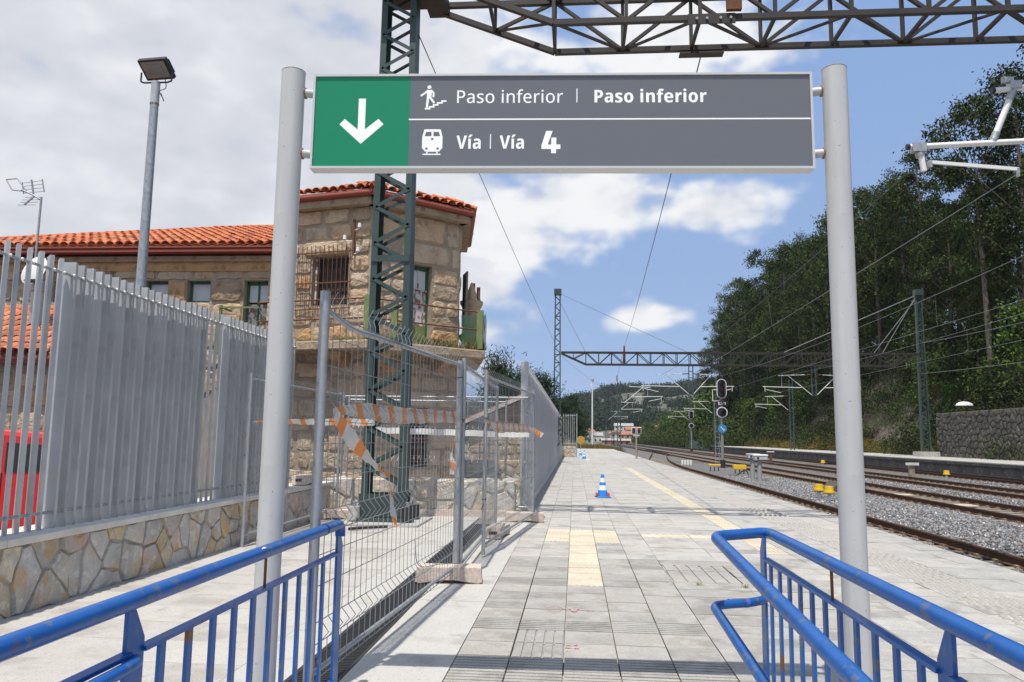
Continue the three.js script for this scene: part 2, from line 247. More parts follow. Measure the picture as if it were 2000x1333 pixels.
// ---- platform: body with a ramp opening, coping, paving pieces
const plat = structGroup('platform');
{
  const P = 0.319, X0 = -0.70, Z0 = -4.10;
  mesh('slab', [span(-3.75, -1.10, -0.9, -0.03, -13.0, 8), span(0.72, 4.42, -0.9, -0.03, -4.12, 8), span(-3.75, 4.42, -0.9, -0.03, -92, -4.12).translate(0, 0, 0)], JOINT, plat);
  mesh('edge_face', [span(4.42, 4.5, -0.9, -0.06, -92, 8)], CONC, plat);
  const tileGeos = new Map();
  const tg = (w, d, kind, vr = 0) => {
    const key = `${w.toFixed(3)}_${d.toFixed(3)}_${kind}_${vr}`; if (tileGeos.has(key)) return tileGeos.get(key); let g;
    const W = w - (kind === 'pale' ? 0.003 : kind === 'slab' ? 0.004 : 0.009), D = d - (kind === 'pale' ? 0.003 : kind === 'slab' ? 0.005 : 0.007);
    if (kind === 'ribx') { const a = [box(W, 0.022, D, 0, -0.021, 0)]; const k = 6, p = D / k; for (let i = 0; i < k; i++) a.push(box(W, 0.01, p * 0.72, 0, -0.005, -D / 2 + p * (i + 0.5))); g = mergeGeometries(a); }
    else if (kind === 'ribz') { const a = [box(W, 0.022, D, 0, -0.021, 0)]; const k = 5, p = W / k; for (let i = 0; i < k; i++) a.push(box(p * 0.78, 0.01, D, -W / 2 + p * (i + 0.5), -0.005, 0)); g = mergeGeometries(a); }
    else if (kind === 'tactile') { const a = [box(W, 0.03, D, 0, -0.016, 0)]; const k = 6, p = W / k; for (let i = 0; i < k; i++) a.push(box(p * 0.5, 0.005, D * 0.97, -W / 2 + p * (i + 0.5), 0.0005, 0)); g = mergeGeometries(a); }
    else { g = box(W, 0.032, D, 0, -0.016, 0); }
    { const uv = g.attributes.uv; for (let i = 0; i < uv.count; i++) uv.setXY(i, uv.getX(i) + vr * 0.417, uv.getY(i) + vr * 0.291); }
    tileGeos.set(key, g); return g;
  };
  const list = [];
  const add = (x0, x1, z0, z1, kind, mat) => list.push({ x: (x0 + x1) / 2, z: (z0 + z1) / 2, w: x1 - x0, d: Math.abs(z1 - z0), kind, mat });
  const rows = []; for (let k = 0; k < 150; k++) rows.push([Z0 - P * k, Z0 - P * (k + 1)]);
  rows.forEach(([za, zb], k) => {
    const zc = (za + zb) / 2;
    const modern = zb < -8.6; // newer, smoother slabs farther along
    for (let i = 0; i < 5; i++) {
      const xa = X0 + P * i, xb = xa + P, xc = (xa + xb) / 2;
      let kind = 'tile', m = (zb < -8.6 ? PAVE : WORN)[Math.floor(R() * 3)];
      if (k === 1 || k === 4) kind = 'ribx'; if (k === 0) kind = 'ribx';
      if ((k === 2 || k === 3) && i === 1) kind = 'ribz';
      if (zc < -7.1 && zc > -11.2) { if ((i === 2 && zc > -10.1) || (zc < -10.0 && i >= 1 && i <= 3)) { kind = 'tactile'; m = CREAM; } }
      if (zc < -45 && zc > -49.5 && i === 4) { kind = 'tactile'; m = CREAM; }
      if (modern && m !== CREAM) { kind = 'slab'; if (R() < 0.6) m = PALE[0]; }
      add(xa, xb, za, zb, kind, m);
    }
    // wider slabs to the right of the square tiles
    const xs = [0.895, 1.533, 2.17];
    for (let i = 0; i < 2; i++) {
      const cream = Math.abs(zc + 10.62) < 0.17;
      const grate = zc > -8.4 && zc < -7.2 && i === 0;
      add(xs[i], xs[i + 1], za, zb, cream ? 'tactile' : grate ? 'ribz' : 'slab', cream ? CREAM : modern ? (R() < 0.6 ? PALE[0] : pick(PAVE)) : pick(WORN));
    }
    const yc = zc < -9.2 && zc > -34.3;
    add(2.17, 2.47, za, zb, yc ? 'tactile' : 'slab', yc ? CREAM : PAVE[Math.floor(R() * 3)]);
    add(2.47, 3.16, za, zb, 'slab', PAVE[Math.floor(R() * 3)]);
    add(3.16, 3.70, za, zb, 'slab', PAVE[k % 3]);
    if (k % 2 === 0) add(3.70, 4.16, za, za - 2 * P, 'slab', PAVE[Math.floor(R() * 3)]);
    if (k % 3 === 0) add(4.16, 4.52, za, za - 3 * P, 'slab', PAVE[1]);
  });
  // right of the ramp, nearer than the threshold
  for (let k = 0; k < 18; k++) { const za = Z0 + P * (k + 1), zb = Z0 + P * k; add(1.04, 1.533, za, zb, 'slab', pick(PAVE)); add(1.533, 2.17, za, zb, 'slab', pick(PAVE)); add(2.17, 2.6, za, zb, 'slab', pick(PAVE)); add(2.6, 3.16, za, zb, 'slab', pick(PAVE)); add(3.16, 3.7, za, zb, 'slab', pick(PAVE)); add(3.7, 4.52, za, zb, 'slab', pick(PAVE)); }
  // smooth strips beside the drain and the pale paving on the left
  for (let k = 0; k < 9; k++) { const za = -3.0 - 1.07 * k; add(-1.24, -0.70, za, za - 1.07, 'pale', SMOOTH); add(-1.86, -1.53, za, za - 1.07, 'pale', SMOOTH); }
  for (let k = 0; k < 26; k++) { const za = -1.2 - 0.45 * k; for (let i = 0; i < 3; i++) { const o = (k % 2) * 0.33; add(-3.935 + i * 0.6917, -3.935 + (i + 1) * 0.6917, za, za - 0.45, 'pale', pick(PALE)); } }
  list.sort((a, b) => Math.hypot(a.x, a.z) - Math.hypot(b.x, b.z));
  const inView = t => t.z < -2.2 && Math.abs(t.x) < 0.75 * Math.abs(t.z) + 0.5;
  let cnt = 0; const rest = new Map();
  for (const t of list) {
    const g = tg(t.w, t.d, t.kind, Math.floor(R() * 7)); const y = t.kind === 'pale' ? rr(-0.0008, 0.0008) : rr(-0.002, 0.002);
    if (inView(t) && cnt < 300) { cnt++; const m = mesh('paving_slab', g, t.mat, plat); m.position.set(t.x, y, t.z); if (R() < 0.5 && t.kind !== 'ribz') m.rotation.y = Math.PI; if (t.kind !== 'pale') { m.rotation.x = rr(-0.003, 0.003); m.rotation.z = rr(-0.003, 0.003); } }
    else { const h = g.clone().translate(t.x, y, t.z); const uv = h.attributes.uv, du = rr(0, 3), dv = rr(0, 3); for (let i = 0; i < uv.count; i++) uv.setXY(i, uv.getX(i) + du, uv.getY(i) + dv); if (!rest.has(t.mat)) rest.set(t.mat, []); rest.get(t.mat).push(h); }
  }
  for (const [m, gs] of rest) stuff(mesh('far_paving', gs, m, plat));
  stuff(mesh('far_paving', [span(-0.9, 4.5, -0.03, -0.002, -92, -51.96)], PAVE[0], plat));
  // warning studs along the edge
  const dome = new THREE.CylinderGeometry(0.019, 0.03, 0.012, 8, 1); const st = [];
  for (let k = 0; k < 300; k++) for (let i = 0; i < 6; i++) st.push(dome.clone().translate(3.22 + i * 0.083 + (k % 2) * 0.02, 0.006, -5.2 - k * 0.083));
  stuff(mesh('warning_studs', st, PAVE[2], plat));
  // access cover frames let into the paving
  for (const [x0, x1, z0, z1] of [[1.05, 2.05, -8.55, -7.15], [0.18, 1.32, -12.35, -11.75]]) { const f = mesh('access_cover_frame', [span(x0, x0 + 0.012, -0.01, 0.004, z0, z1), span(x1 - 0.012, x1, -0.01, 0.004, z0, z1), span(x0 + 0.012, x1 - 0.012, -0.01, 0.004, z0, z0 + 0.012), span(x0 + 0.012, x1 - 0.012, -0.01, 0.004, z1 - 0.012, z1)], JOINT, plat); }
  // pink survey marks sprayed on the tiles
  const pink = std({ color: C(0.66, 0.38, 0.36), roughness: 0.9, transparent: true, alphaMap: tex(128, 0.12, (u, v) => 0.75 * sstep(0.40, 0.66, pf(u, v, 12, 4)), false) });
  const stroke = pts => { const a = []; for (let i = 1; i < pts.length; i++) { const p = V(pts[i - 1][0], 0.006, pts[i - 1][1]), q = V(pts[i][0], 0.006, pts[i][1]); a.push(bar(p, q, 0.018, 0.001)); } return a; };
  const ring = []; for (let i = 0; i <= 14; i++) ring.push([-0.145 + 0.055 * Math.cos(i * 0.449), -6.02 + 0.075 * Math.sin(i * 0.449)]);
  mesh('survey_mark', [...stroke(ring), ...stroke([[-0.05, -6.07], [0.0, -5.93], [0.03, -6.07]]), ...stroke([[0.09, -6.0], [0.15, -6.0]])], pink, plat);
  mesh('survey_mark', [...stroke([[-0.05, -5.0], [0.02, -5.02]]), ...stroke([[-0.06, -4.95], [0.03, -4.94]]), ...stroke([[-0.05, -4.88], [-0.02, -4.88]])], pink, plat);
}
// drain with a ribbed grate
{
  const d = thing('drain_channel', 'long dark ribbed drain grate let into the pale paving beside the mesh fence', 'drain');
  mesh('channel', [span(-1.52, -1.25, -0.12, -0.045, -11.6, -2.6)], BLACKP, d);
  mesh('rim', [span(-1.53, -1.505, -0.05, -0.001, -11.6, -2.6), span(-1.265, -1.24, -0.05, -0.001, -11.6, -2.6)], std({ color: C(0.03, 0.031, 0.033), roughness: 0.6 }), d);
  const g = []; for (let z = -2.62; z > -11.6; z -= 0.03) g.push(box(0.24, 0.02, 0.014, -1.385, -0.014, z)); stuff(mesh('grate_bars', g, std({ color: C(0.028, 0.029, 0.031), roughness: 0.6 }), d));
}
// ramp that falls toward the camera
{
  const s = 0.065, L = 12; const g = new THREE.BoxGeometry(1.9, 0.2, L); boxUV(g); g.translate(0, -0.1, L / 2); g.rotateX(s); g.translate(-0.22, -0.012, -4.1); struct('ramp', g, CONC);
}
// dry grass in the threshold joint
function tuft(n, spread, h, cols, y = 0) { const P = [], K = []; for (let i = 0; i < n; i++) { const a = rr(0, 6.28), r = rr(0, spread), x = Math.cos(a) * r, z = Math.sin(a) * r, b = rr(0, 6.28), hh = h * rr(0.4, 1), lx = Math.cos(b) * hh * rr(0.1, 0.8), lz = Math.sin(b) * hh * rr(0.1, 0.8), w = hh * 0.05; P.push(x - w, y, z, x + w, y, z + w, x + lx, y + hh, z + lz); const c = pick(cols); for (let k = 0; k < 3; k++) K.push(...c); } const g = new THREE.BufferGeometry(); g.setAttribute('position', new THREE.Float32BufferAttribute(P, 3)); g.setAttribute('color', new THREE.Float32BufferAttribute(K, 3)); g.computeVertexNormals(); return g; }
const LEAFM = std({ vertexColors: true, roughness: 0.75, side: THREE.DoubleSide });
{
  const gs = []; for (let i = 0; i < 26; i++) gs.push(tuft(24, 0.03, 0.045, [[0.42, 0.29, 0.12], [0.5, 0.36, 0.17], [0.3, 0.2, 0.08]]).translate(rr(-0.66, 0.66), 0, -4.115 + rr(-0.015, 0.01)));
  for (const [x, z] of [[1.12, -7.16], [1.5, -7.1]]) gs.push(tuft(30, 0.035, 0.05, [[0.12, 0.18, 0.04], [0.3, 0.3, 0.1]]).translate(x, 0, z));
  const m = mesh('dry_grass', gs, LEAFM); stuff(m); tag(m, 'dry straw-coloured grass growing in the paving joints', 'grass');
}

// ---- tracks, ballast, far platform
const railShape = () => { const p = [[-0.07, 0], [0.07, 0], [0.07, 0.012], [0.015, 0.03], [0.012, 0.115], [0.035, 0.125], [0.036, 0.155], [0.028, 0.165], [-0.028, 0.165], [-0.036, 0.155], [-0.035, 0.125], [-0.012, 0.115], [-0.015, 0.03], [-0.07, 0.012]]; return p; };
function railGeo(xf, z0, z1, step) { // sweep the rail section along z with x = xf(z)
  const S = railShape(), n = S.length, P = [], idx = [], uv = []; const zs = []; for (let z = z0; z > z1; z -= step) zs.push(z); zs.push(z1);
  zs.forEach((z, k) => S.forEach(([x, y]) => { P.push(xf(z) + x, -0.695 + y, z); uv.push(z, x + y); }));
  for (let k = 0; k + 1 < zs.length; k++) for (let i = 0; i < n; i++) { const j = (i + 1) % n, a = k * n + i, b = k * n + j, c = a + n, d = b + n; idx.push(a, b, d, a, d, c); }
  const g = new THREE.BufferGeometry(); g.setAttribute('position', new THREE.Float32BufferAttribute(P, 3)); g.setAttribute('uv', new THREE.Float32BufferAttribute(uv, 2)); g.setIndex(idx); const h = g.toNonIndexed(); h.computeVertexNormals(); return h;
}
const track1 = z => 6.36 + (z < -48 ? 5.85 * sstep(-48, -125, z) : 0);
const SLEEP = std({ map: tex(256, 1.5, (u, v) => mul([0.28, 0.24, 0.19], 0.55 + 0.8 * pf(u, v, 8, 5))), roughness: 0.95 });
{
  const defs = [[track1, 0.86, -1, -300, RAILM], [() => 12.2, 0.89, -1, -400, RAILM], [() => 16.97, 0.92, -1, -400, RAILM], [() => 22.4, 0.76, -1, -400, RAILD]];
  defs.forEach(([f, h, z0, z1, m], k) => {
    const t = structGroup('railway_track');
    for (const s of [-1, 1]) mesh('rail', railGeo(z => f(z) + s * h, z0, z1, k === 0 ? 3 : 60), m, t);
    const sl = [], cl = []; for (let z = -4; z > -140; z -= 0.62) { const x = f(z); sl.push(box(2.6, 0.16, 0.26, x, -0.775, z)); if (z > -50) for (const s of [-1, 1]) for (const q of [-0.1, 0.1]) cl.push(box(0.06, 0.05, 0.12, x + s * h + q, -0.675, z, rr(-0.2, 0.2))); }
    stuff(mesh('sleepers', sl, SLEEP, t)); stuff(mesh('rail_clips', cl, RUSTY, t));
  });
  const cover = thing('cable_cover_board', 'nearer of two pale yellow boards lying between the rails of the middle track', 'board'); mesh('board', [box(0.75, 0.04, 0.5, 12.2, -0.66, -25.6)], CREAM, cover);
  const cover2 = thing('cable_cover_board', 'farther of two pale yellow boards lying between the rails of the middle track', 'board'); mesh('board', [box(0.75, 0.04, 0.5, 12.2, -0.66, -30.2)], CREAM, cover2);
}
const BALL = std({ map: tex(512, 1.6, (u, v) => { const a = vn(u * 44, v * 44, 44), b = vn(u * 90 + 3, v * 90, 90, 1), c = pf(u, v, 4, 4, 2); let k = mix3([0.06, 0.062, 0.066], [0.24, 0.24, 0.245], a * 0.6 + b * 0.4); return mix3(k, [0.20, 0.14, 0.10], sstep(0.55, 0.8, c) * 0.5); }), roughness: 1, bumpMap: tex(512, 1.6, (u, v) => vn(u * 44, v * 44, 44) * 0.7 + vn(u * 90 + 3, v * 90, 90, 1) * 0.3, false), bumpScale: 0.04 });
struct('ballast_bed', box(20.2, 0.2, 460, 14.4, -0.83, -205), BALL);
{
  const g = new THREE.IcosahedronGeometry(0.032, 0); const p = g.attributes.position; R = mulberry(99); const jit = new Map(); for (let i = 0; i < p.count; i++) { const k = [p.getX(i), p.getY(i), p.getZ(i)].map(v => v.toFixed(3)).join(); if (!jit.has(k)) jit.set(k, [rr(0.6, 1.3), rr(0.5, 0.95), rr(0.6, 1.3)]); const j = jit.get(k); p.setXYZ(i, p.getX(i) * j[0], p.getY(i) * j[1], p.getZ(i) * j[2]); } g.computeVertexNormals();
  const N = 70000, im = new THREE.InstancedMesh(g, std({ roughness: 0.95, color: C(1, 1, 1) }), N); im.name = 'ballast_stones'; im.castShadow = im.receiveShadow = true;
  const M4 = new THREE.Matrix4(), q = new THREE.Quaternion(), e = new THREE.Euler(), col = new THREE.Color(); const rails = [12.2 - 0.89, 12.2 + 0.89, 16.97 - 0.92, 16.97 + 0.92];
  for (let i = 0; i < N; i++) {
    const z = -9 - 34 * Math.pow(R(), 0.8), lane = R(); const x = lane < 0.62 ? rr(7.32, 11.18) : lane < 0.74 ? rr(4.55, 7.1) : lane < 0.92 ? rr(13.2, 16) : rr(18, 21.5);
    const hump = (x > 7.4 && x < 11.1) ? 0.05 * Math.sin((x - 7.4) / 3.7 * Math.PI) : 0; e.set(rr(0, 6), rr(0, 6), rr(0, 6)); q.setFromEuler(e); const s = rr(0.6, 1.35);
    M4.compose(V(x, -0.725 + hump + rr(0, 0.02), z), q, V(s, s, s)); im.setMatrixAt(i, M4);
    const k = 0.07 + 0.30 * Math.pow(R(), 1.4); const rust = R() < 0.12 ? 0.6 : 1; col.setRGB(k * (rust < 1 ? 1.05 : 0.98), k * (rust < 1 ? 0.8 : 1), k * (rust < 1 ? 0.66 : 1.05)); if (R() < 0.025) col.setRGB(0.62, 0.62, 0.6); im.setColorAt(i, col);
  }
  stuff(im); tag(im, 'loose grey ballast stones between the tracks', 'ballast'); scene.add(im);
  const ridge = struct('ballast_shoulder', (() => { const gg = new THREE.PlaneGeometry(3.7, 120, 12, 1); gg.rotateX(-Math.PI / 2); const pp = gg.attributes.position; for (let i = 0; i < pp.count; i++) pp.setY(i, 0.05 * Math.cos(pp.getX(i) / 3.7 * Math.PI)); gg.translate(9.25, -0.728, -62); gg.computeVertexNormals(); return boxUV(gg); })(), BALL);
}
const DARKC = std({ map: tex(512, 3.2, (u, v) => { const st = pf(u * 1, v * 0.25, 24, 3); let c = mul([0.085, 0.085, 0.085], 0.6 + 0.9 * pf(u, v, 6, 5)); return mix3(c, [0.30, 0.30, 0.29], sstep(0.66, 0.85, pf(u, v, 20, 4, 1)) * 0.7); }), roughness: 0.95 });
{
  const f = structGroup('far_platform');
  mesh('platform_body', [span(24.4, 31, -0.9, -0.06, -140, 0)], DARKC, f);
  mesh('overhang', [span(24.2, 31, -0.06, 0.10, -140, 0)], DARKC, f);
  for (let z = -20; z > -140; z -= 2) mesh('coping_slab', box(0.5, 0.06, 1.985, 24.42, 0.131, z - 1), PAVE[1], f);
  mesh('surface', [span(24.68, 31, 0.1, 0.15, -140, 0)], CONC, f);
}

// ================================================================ DIRECTION SIGN
{
  const s = thing('direction_sign', 'long grey and green overhead platform sign with arrow on two round grey posts', 'sign');
  const zL = -3.5, zR = -3.605, xL = -1.296, xR = 1.134, yT = 3.068, yB = 2.585;
  const th = Math.atan2(zL - zR, xR - xL), w = Math.hypot(xR - xL, zR - zL), h = yT - yB, cx = (xL + xR) / 2, cz = (zL + zR) / 2, cy = (yT + yB) / 2;
  const put = m => { m.position.set(cx, cy, cz - 0.0); m.rotation.y = th; return m; };
  // printed face
  const cw = 2048, ch = 400, cv = document.createElement('canvas'); cv.width = cw; cv.height = ch; const c = cv.getContext('2d');
  c.fillStyle = 'rgb(106,109,116)'; c.fillRect(0, 0, cw, ch); c.fillStyle = 'rgb(10,132,94)'; c.fillRect(0, 0, 401, ch);
  c.fillStyle = '#fff'; c.fillRect(397, 189, cw, 6);
  c.strokeStyle = '#fff'; c.lineCap = 'butt'; c.lineJoin = 'miter';
  const poly = (p) => { c.beginPath(); p.forEach(([x, y], i) => i ? c.lineTo(x, y) : c.moveTo(x, y)); c.closePath(); c.fill(); };
  poly([[184, 98], [214, 98], [214, 236], [270, 189], [292, 213], [199, 300], [106, 213], [128, 189], [184, 236]]);
  // walking figure and steps
  const px = x => (x - 612.5) * 2.105, py = y => (y - 146) * 2.18;
  c.beginPath(); c.arc(px(840.5), py(168), 8.5, 0, 7); c.fill();
  poly([[835.5, 174], [846.5, 174], [844.6, 190], [836, 190]].map(([x, y]) => [px(x), py(y)]));
  const line = (p, lw) => { c.lineWidth = lw; c.lineCap = 'round'; c.lineJoin = 'round'; c.beginPath(); p.forEach(([x, y], i) => i ? c.lineTo(px(x), py(y)) : c.moveTo(px(x), py(y))); c.stroke(); };
  line([[837.5, 175], [832, 180], [825, 185]], 8); line([[845, 175], [849.5, 180], [849, 187]], 8);
  line([[838.2, 189], [836.6, 209]], 9.5); line([[842.5, 189], [850, 199]], 9.5);
  c.lineCap = 'butt'; c.lineJoin = 'miter'; c.lineWidth = 7; c.beginPath();
  [[832.5, 212.2], [842, 212.2], [842, 208.4], [850, 208.4], [850, 204.4], [858, 204.4], [858, 200.4], [866.5, 200.4], [866.5, 196.6], [875.5, 196.6]].forEach(([x, y], i) => i ? c.lineTo(px(x), py(y)) : c.moveTo(px(x), py(y))); c.stroke();
  // train front
  const qx = x => (x - 607.5) * 2.085, qy = y => (y - 145.5) * 2.18;
  poly([[832, 254.5], [861, 254.5], [866, 270], [866, 292], [860, 299], [833, 299], [827, 292], [827, 270]].map(([x, y]) => [qx(x), qy(y)]));
  c.lineJoin = 'round'; c.lineWidth = 10; c.beginPath(); [[832, 256], [861, 256], [864.5, 270], [864.5, 291], [859, 297], [834, 297], [828.5, 291], [828.5, 270]].forEach(([x, y], i) => i ? c.lineTo(qx(x), qy(y)) : c.moveTo(qx(x), qy(y))); c.closePath(); c.stroke();
  c.fillStyle = 'rgb(106,109,116)';
  poly([[834, 259], [844.5, 259], [844.5, 268], [831, 268]].map(([x, y]) => [qx(x), qy(y)])); poly([[848.5, 259], [859, 259], [862, 268], [848.5, 268]].map(([x, y]) => [qx(x), qy(y)]));
  for (const [x, y] of [[846.3, 273.5], [835, 293], [857.5, 293]]) { c.beginPath(); c.arc(qx(x), qy(y), 5.2, 0, 7); c.fill(); }
  c.fillStyle = '#fff'; c.fillRect(qx(827.5), qy(303.3), 75, 5.5); c.fillRect(qx(835), qy(300), 6, 8); c.fillRect(qx(855), qy(300), 6, 8);
  const text = (str, bold, x0, x1, base, size) => { c.save(); c.font = `${bold ? 'bold ' : ''}${size}px sans-serif`; const mw = c.measureText(str).width; c.translate(x0, base); c.scale((x1 - x0) / mw, 1); c.fillText(str, 0, 0); c.restore(); };
  text('Paso inferior', false, 590, 1040, 119, 78); text('Paso inferior', true, 1162, 1630, 119, 78);
  c.fillRect(1094, 56, 4, 62);
  text('Vía', true, 599, 705, 322, 80); text('Vía', true, 778, 884, 322, 80); c.fillRect(738, 258, 4, 64);
  for (const p of [[[1072.5, 257.5], [1085.5, 257.5], [1076, 285], [1063.5, 287]], [[1063.5, 285], [1101, 285], [1101, 294], [1063.5, 294]], [[1083, 271], [1093, 271], [1092.5, 302.5], [1082.5, 302.5]]]) poly(p.map(([x, y]) => [qx(x), qy(y)]));
  const t = new THREE.CanvasTexture(cv); t.colorSpace = THREE.SRGBColorSpace; t.anisotropy = 8;
  const body = put(mesh('sign_box', [box(w - 0.012, h - 0.012, 0.06, 0, 0, -0.0305)], FRAME, s));
  const fw = 0.011; put(mesh('frame', [box(w, fw, 0.075, 0, h / 2 - fw / 2, -0.0275), box(w, fw, 0.075, 0, -h / 2 + fw / 2, -0.0275), box(fw, h - 2 * fw, 0.075, -w / 2 + fw / 2, 0, -0.0275), box(fw, h - 2 * fw, 0.075, w / 2 - fw / 2, 0, -0.0275)], FRAME, s));
  const face = new THREE.PlaneGeometry(w - 2 * fw - 0.001, h - 2 * fw - 0.001); face.translate(0, 0, 0.002);
  put(mesh('printed_face', face, std({ map: t, roughness: 0.32 }), s));
  // posts
  for (const [x, z, top, sx] of [[-1.402, -3.5, 3.085, 1], [1.243, -3.61, 3.083, -1]]) {
    const post = mesh('post', [rod(V(x, -0.05, z), V(x, top, z), 0.0575, 28)], POSTP, s);
    mesh('base_plate', [box(0.22, 0.015, 0.22, x, 0.008, z)], GALV, post);
    mesh('rust_rim', [new THREE.TorusGeometry(0.0555, 0.003, 6, 28).rotateX(Math.PI / 2).translate(x, top, z)], RUSTY, post);
    for (const y of [yT - 0.085, yB + 0.085]) { const ex = sx > 0 ? xL + 0.02 : xR - 0.02, ez = (sx > 0 ? zL : zR) - 0.04; const b = mesh('bracket', [rod(V(x, y, z), V(ex, y, ez), 0.021, 16)], POSTP, s); const d = V(ex - x, 0, ez - z).normalize(); mesh('weld', [new THREE.TorusGeometry(0.023, 0.006, 6, 16).rotateY(Math.PI / 2).translate(x + d.x * 0.06, y, z + d.z * 0.06)], RUSTY, b); }
  }
}

// ================================================================ BLUE RAILINGS
const HR = 0.0255;
function taperPost(x, z, yTop, side) { // flat bar with a slanted head, side = direction of the slope along z
  const w = 0.085, t = 0.012; // profile in (z, y)
  const p = [[-w / 2, -0.04], [w / 2, -0.04], [w / 2, yTop], [w / 2 - 0.03, yTop], [-w / 2, yTop - 0.09]];
  const g = prism(p.map(([a, b]) => [side * a, b]), t); g.translate(0, 0, -t / 2); g.rotateY(Math.PI / 2); g.translate(x, 0, z); return g;
}
{
  const x = -1.18, L = thing('ramp_railing', 'blue steel railing on the left of the ramp, handrail ending in a downturned elbow', 'railing');
  const hr = mesh('handrail', [bentTube([V(x, 0.85, 0.6), V(x, 0.85, -3.86), V(x, 0.79, -3.86)], HR, 0.045)], BLUE, L);
  mesh('sleeve', [rod(V(x, 0.85, -3.60), V(x, 0.85, -3.61), HR + 0.0018, 16)], BLACKP, hr);
  const chip = std({ color: C(0.75, 0.75, 0.75), roughness: 0.6 });
  for (const [z, y] of [[-2.86, 0.02], [-3.28, 0.012]]) mesh('paint_splash', [new THREE.SphereGeometry(1, 8, 6).scale(0.006, 0.004, 0.02).translate(x + 0.015, 0.85 + y, z)], chip, hr);
  for (const z of [-2.045, -3.85]) mesh('post', taperPost(x, z, 0.832, -1), BLUE, L);
  mesh('post', taperPost(x, -0.25, 0.832, -1), BLUE, L);
  mesh('rail_bar', [box(0.034, 0.012, 1.74, x, 0.712, -2.95)], BLUE, L);
  mesh('rail_bar', [box(0.034, 0.012, 1.74, x, 0.10, -2.95)], BLUE, L);
  mesh('rail_bar', [box(0.034, 0.012, 1.74, x, 0.712, -1.15)], BLUE, L);
  mesh('spacer', [rod(V(x, 0.715, -2.92), V(x, 0.828, -2.92), 0.006, 8)], RUST, L);
  for (let k = 0; k < 10; k++) mesh('baluster', [box(0.012, 0.6, 0.03, x, 0.406, -2.19 - 0.158 * k)], BLUE, L);
  for (const z of [-2.02, -3.82]) mesh('weld', [new THREE.SphereGeometry(0.012, 8, 6).scale(0.8, 0.6, 1.6).translate(x, 0.828, z)], RUST, L);
  const lp = mesh('lower_handrail', [bentTube([V(x + 0.02, 0.695, -2.03), V(x + 0.035, 0.695, -1.98), V(x + 0.035, 0.665, 0.6)], 0.017, 0.02)], BLUE, L);
}
{
  const x = 0.95, Q = thing('ramp_railing', 'blue steel railing on the right of the ramp with looped handrails and chipped paint', 'railing');
  const xi = 0.655;
  mesh('handrail', [bentTube([V(x, 0.848, 0.6), V(x, 0.848, -3.95), V(xi, 0.848, -3.74), V(xi, 0.848 - 0.058 * 3.74 * 0.94, 0.0), V(xi, 0.58, 0.6)], HR, 0.075)], BLUE, Q);
  const low = mesh('lower_handrail', [bentTube([V(x - 0.01, 0.515, -4.0), V(x - 0.08, 0.515, -3.93), V(xi, 0.52, -3.80), V(xi, 0.35, -0.6)], 0.021, 0.06)], BLUE, Q);
  mesh('rusted_patch', [rod(V(x - 0.11, 0.5155, -3.909), V(x - 0.21, 0.5175, -3.866), 0.0216, 16)], std({ map: tex(128, 0.14, (u, v) => mix3([0.05, 0.12, 0.45], [0.14, 0.055, 0.02], sstep(0.42, 0.56, pf(u, v, 4, 4)))), roughness: 0.8 }), low);
  for (const z of [-4.045, -2.12, -0.25]) mesh('post', taperPost(x, z, 0.83, -1), BLUE, Q);
  mesh('rail_bar', [box(0.034, 0.012, 1.86, x, 0.712, -3.08)], BLUE, Q); mesh('rail_bar', [box(0.034, 0.012, 1.86, x, 0.10, -3.08)], BLUE, Q); mesh('rail_bar', [box(0.034, 0.012, 1.8, x, 0.712, -1.19)], BLUE, Q);
  mesh('spacer', [rod(V(x, 0.715, -3.0), V(x, 0.826, -3.0), 0.006, 8)], RUST, Q);
  for (let k = 0; k < 11; k++) mesh('baluster', [box(0.012, 0.6, 0.03, x, 0.406, -3.9 + 0.1625 * k)], BLUE, Q);
  for (let k = 0; k < 9; k++) mesh('baluster', [box(0.012, 0.6, 0.03, x, 0.406, -1.95 + 0.1625 * k)], BLUE, Q);
}

// ================================================================ LOW STONE WALLS AND SLAT FENCES
R = mulberry(21);
{ // wall beside the pale paving (faces +x)
  const w = thing('low_stone_wall', 'low wall of irregular tan and grey stones under the left slat fence', 'wall');
  mesh('core', [span(-4.30, -3.935, -0.4, 0.49, -12.25, -1.5)], MORTAR, w);
  for (let z = -1.5; z > -12.2; z -= 1.79) mesh('coping', [rbox(0.45, 0.055, 1.785, 0.008, -4.11, 0.5175, z - 0.8925, 0, 1)], CAPW, w);
  const L = 10.7; for (const p of voronoi(L, 0.50, 0.21, 0.16, 0.008, 0.34)) { const m = mesh('stone', stoneGeo(p, rr(0.012, 0.045), 0.024, 1, 0.85, 0.96), pick([...WALLST, WALLST[0], WALLST[0], WALLST[5], WALLST[1], WALLST[3], WALLST[2], WALLST[0]]), w); m.rotation.y = Math.PI / 2; m.position.set(-3.937, -0.01, -1.52); }
}
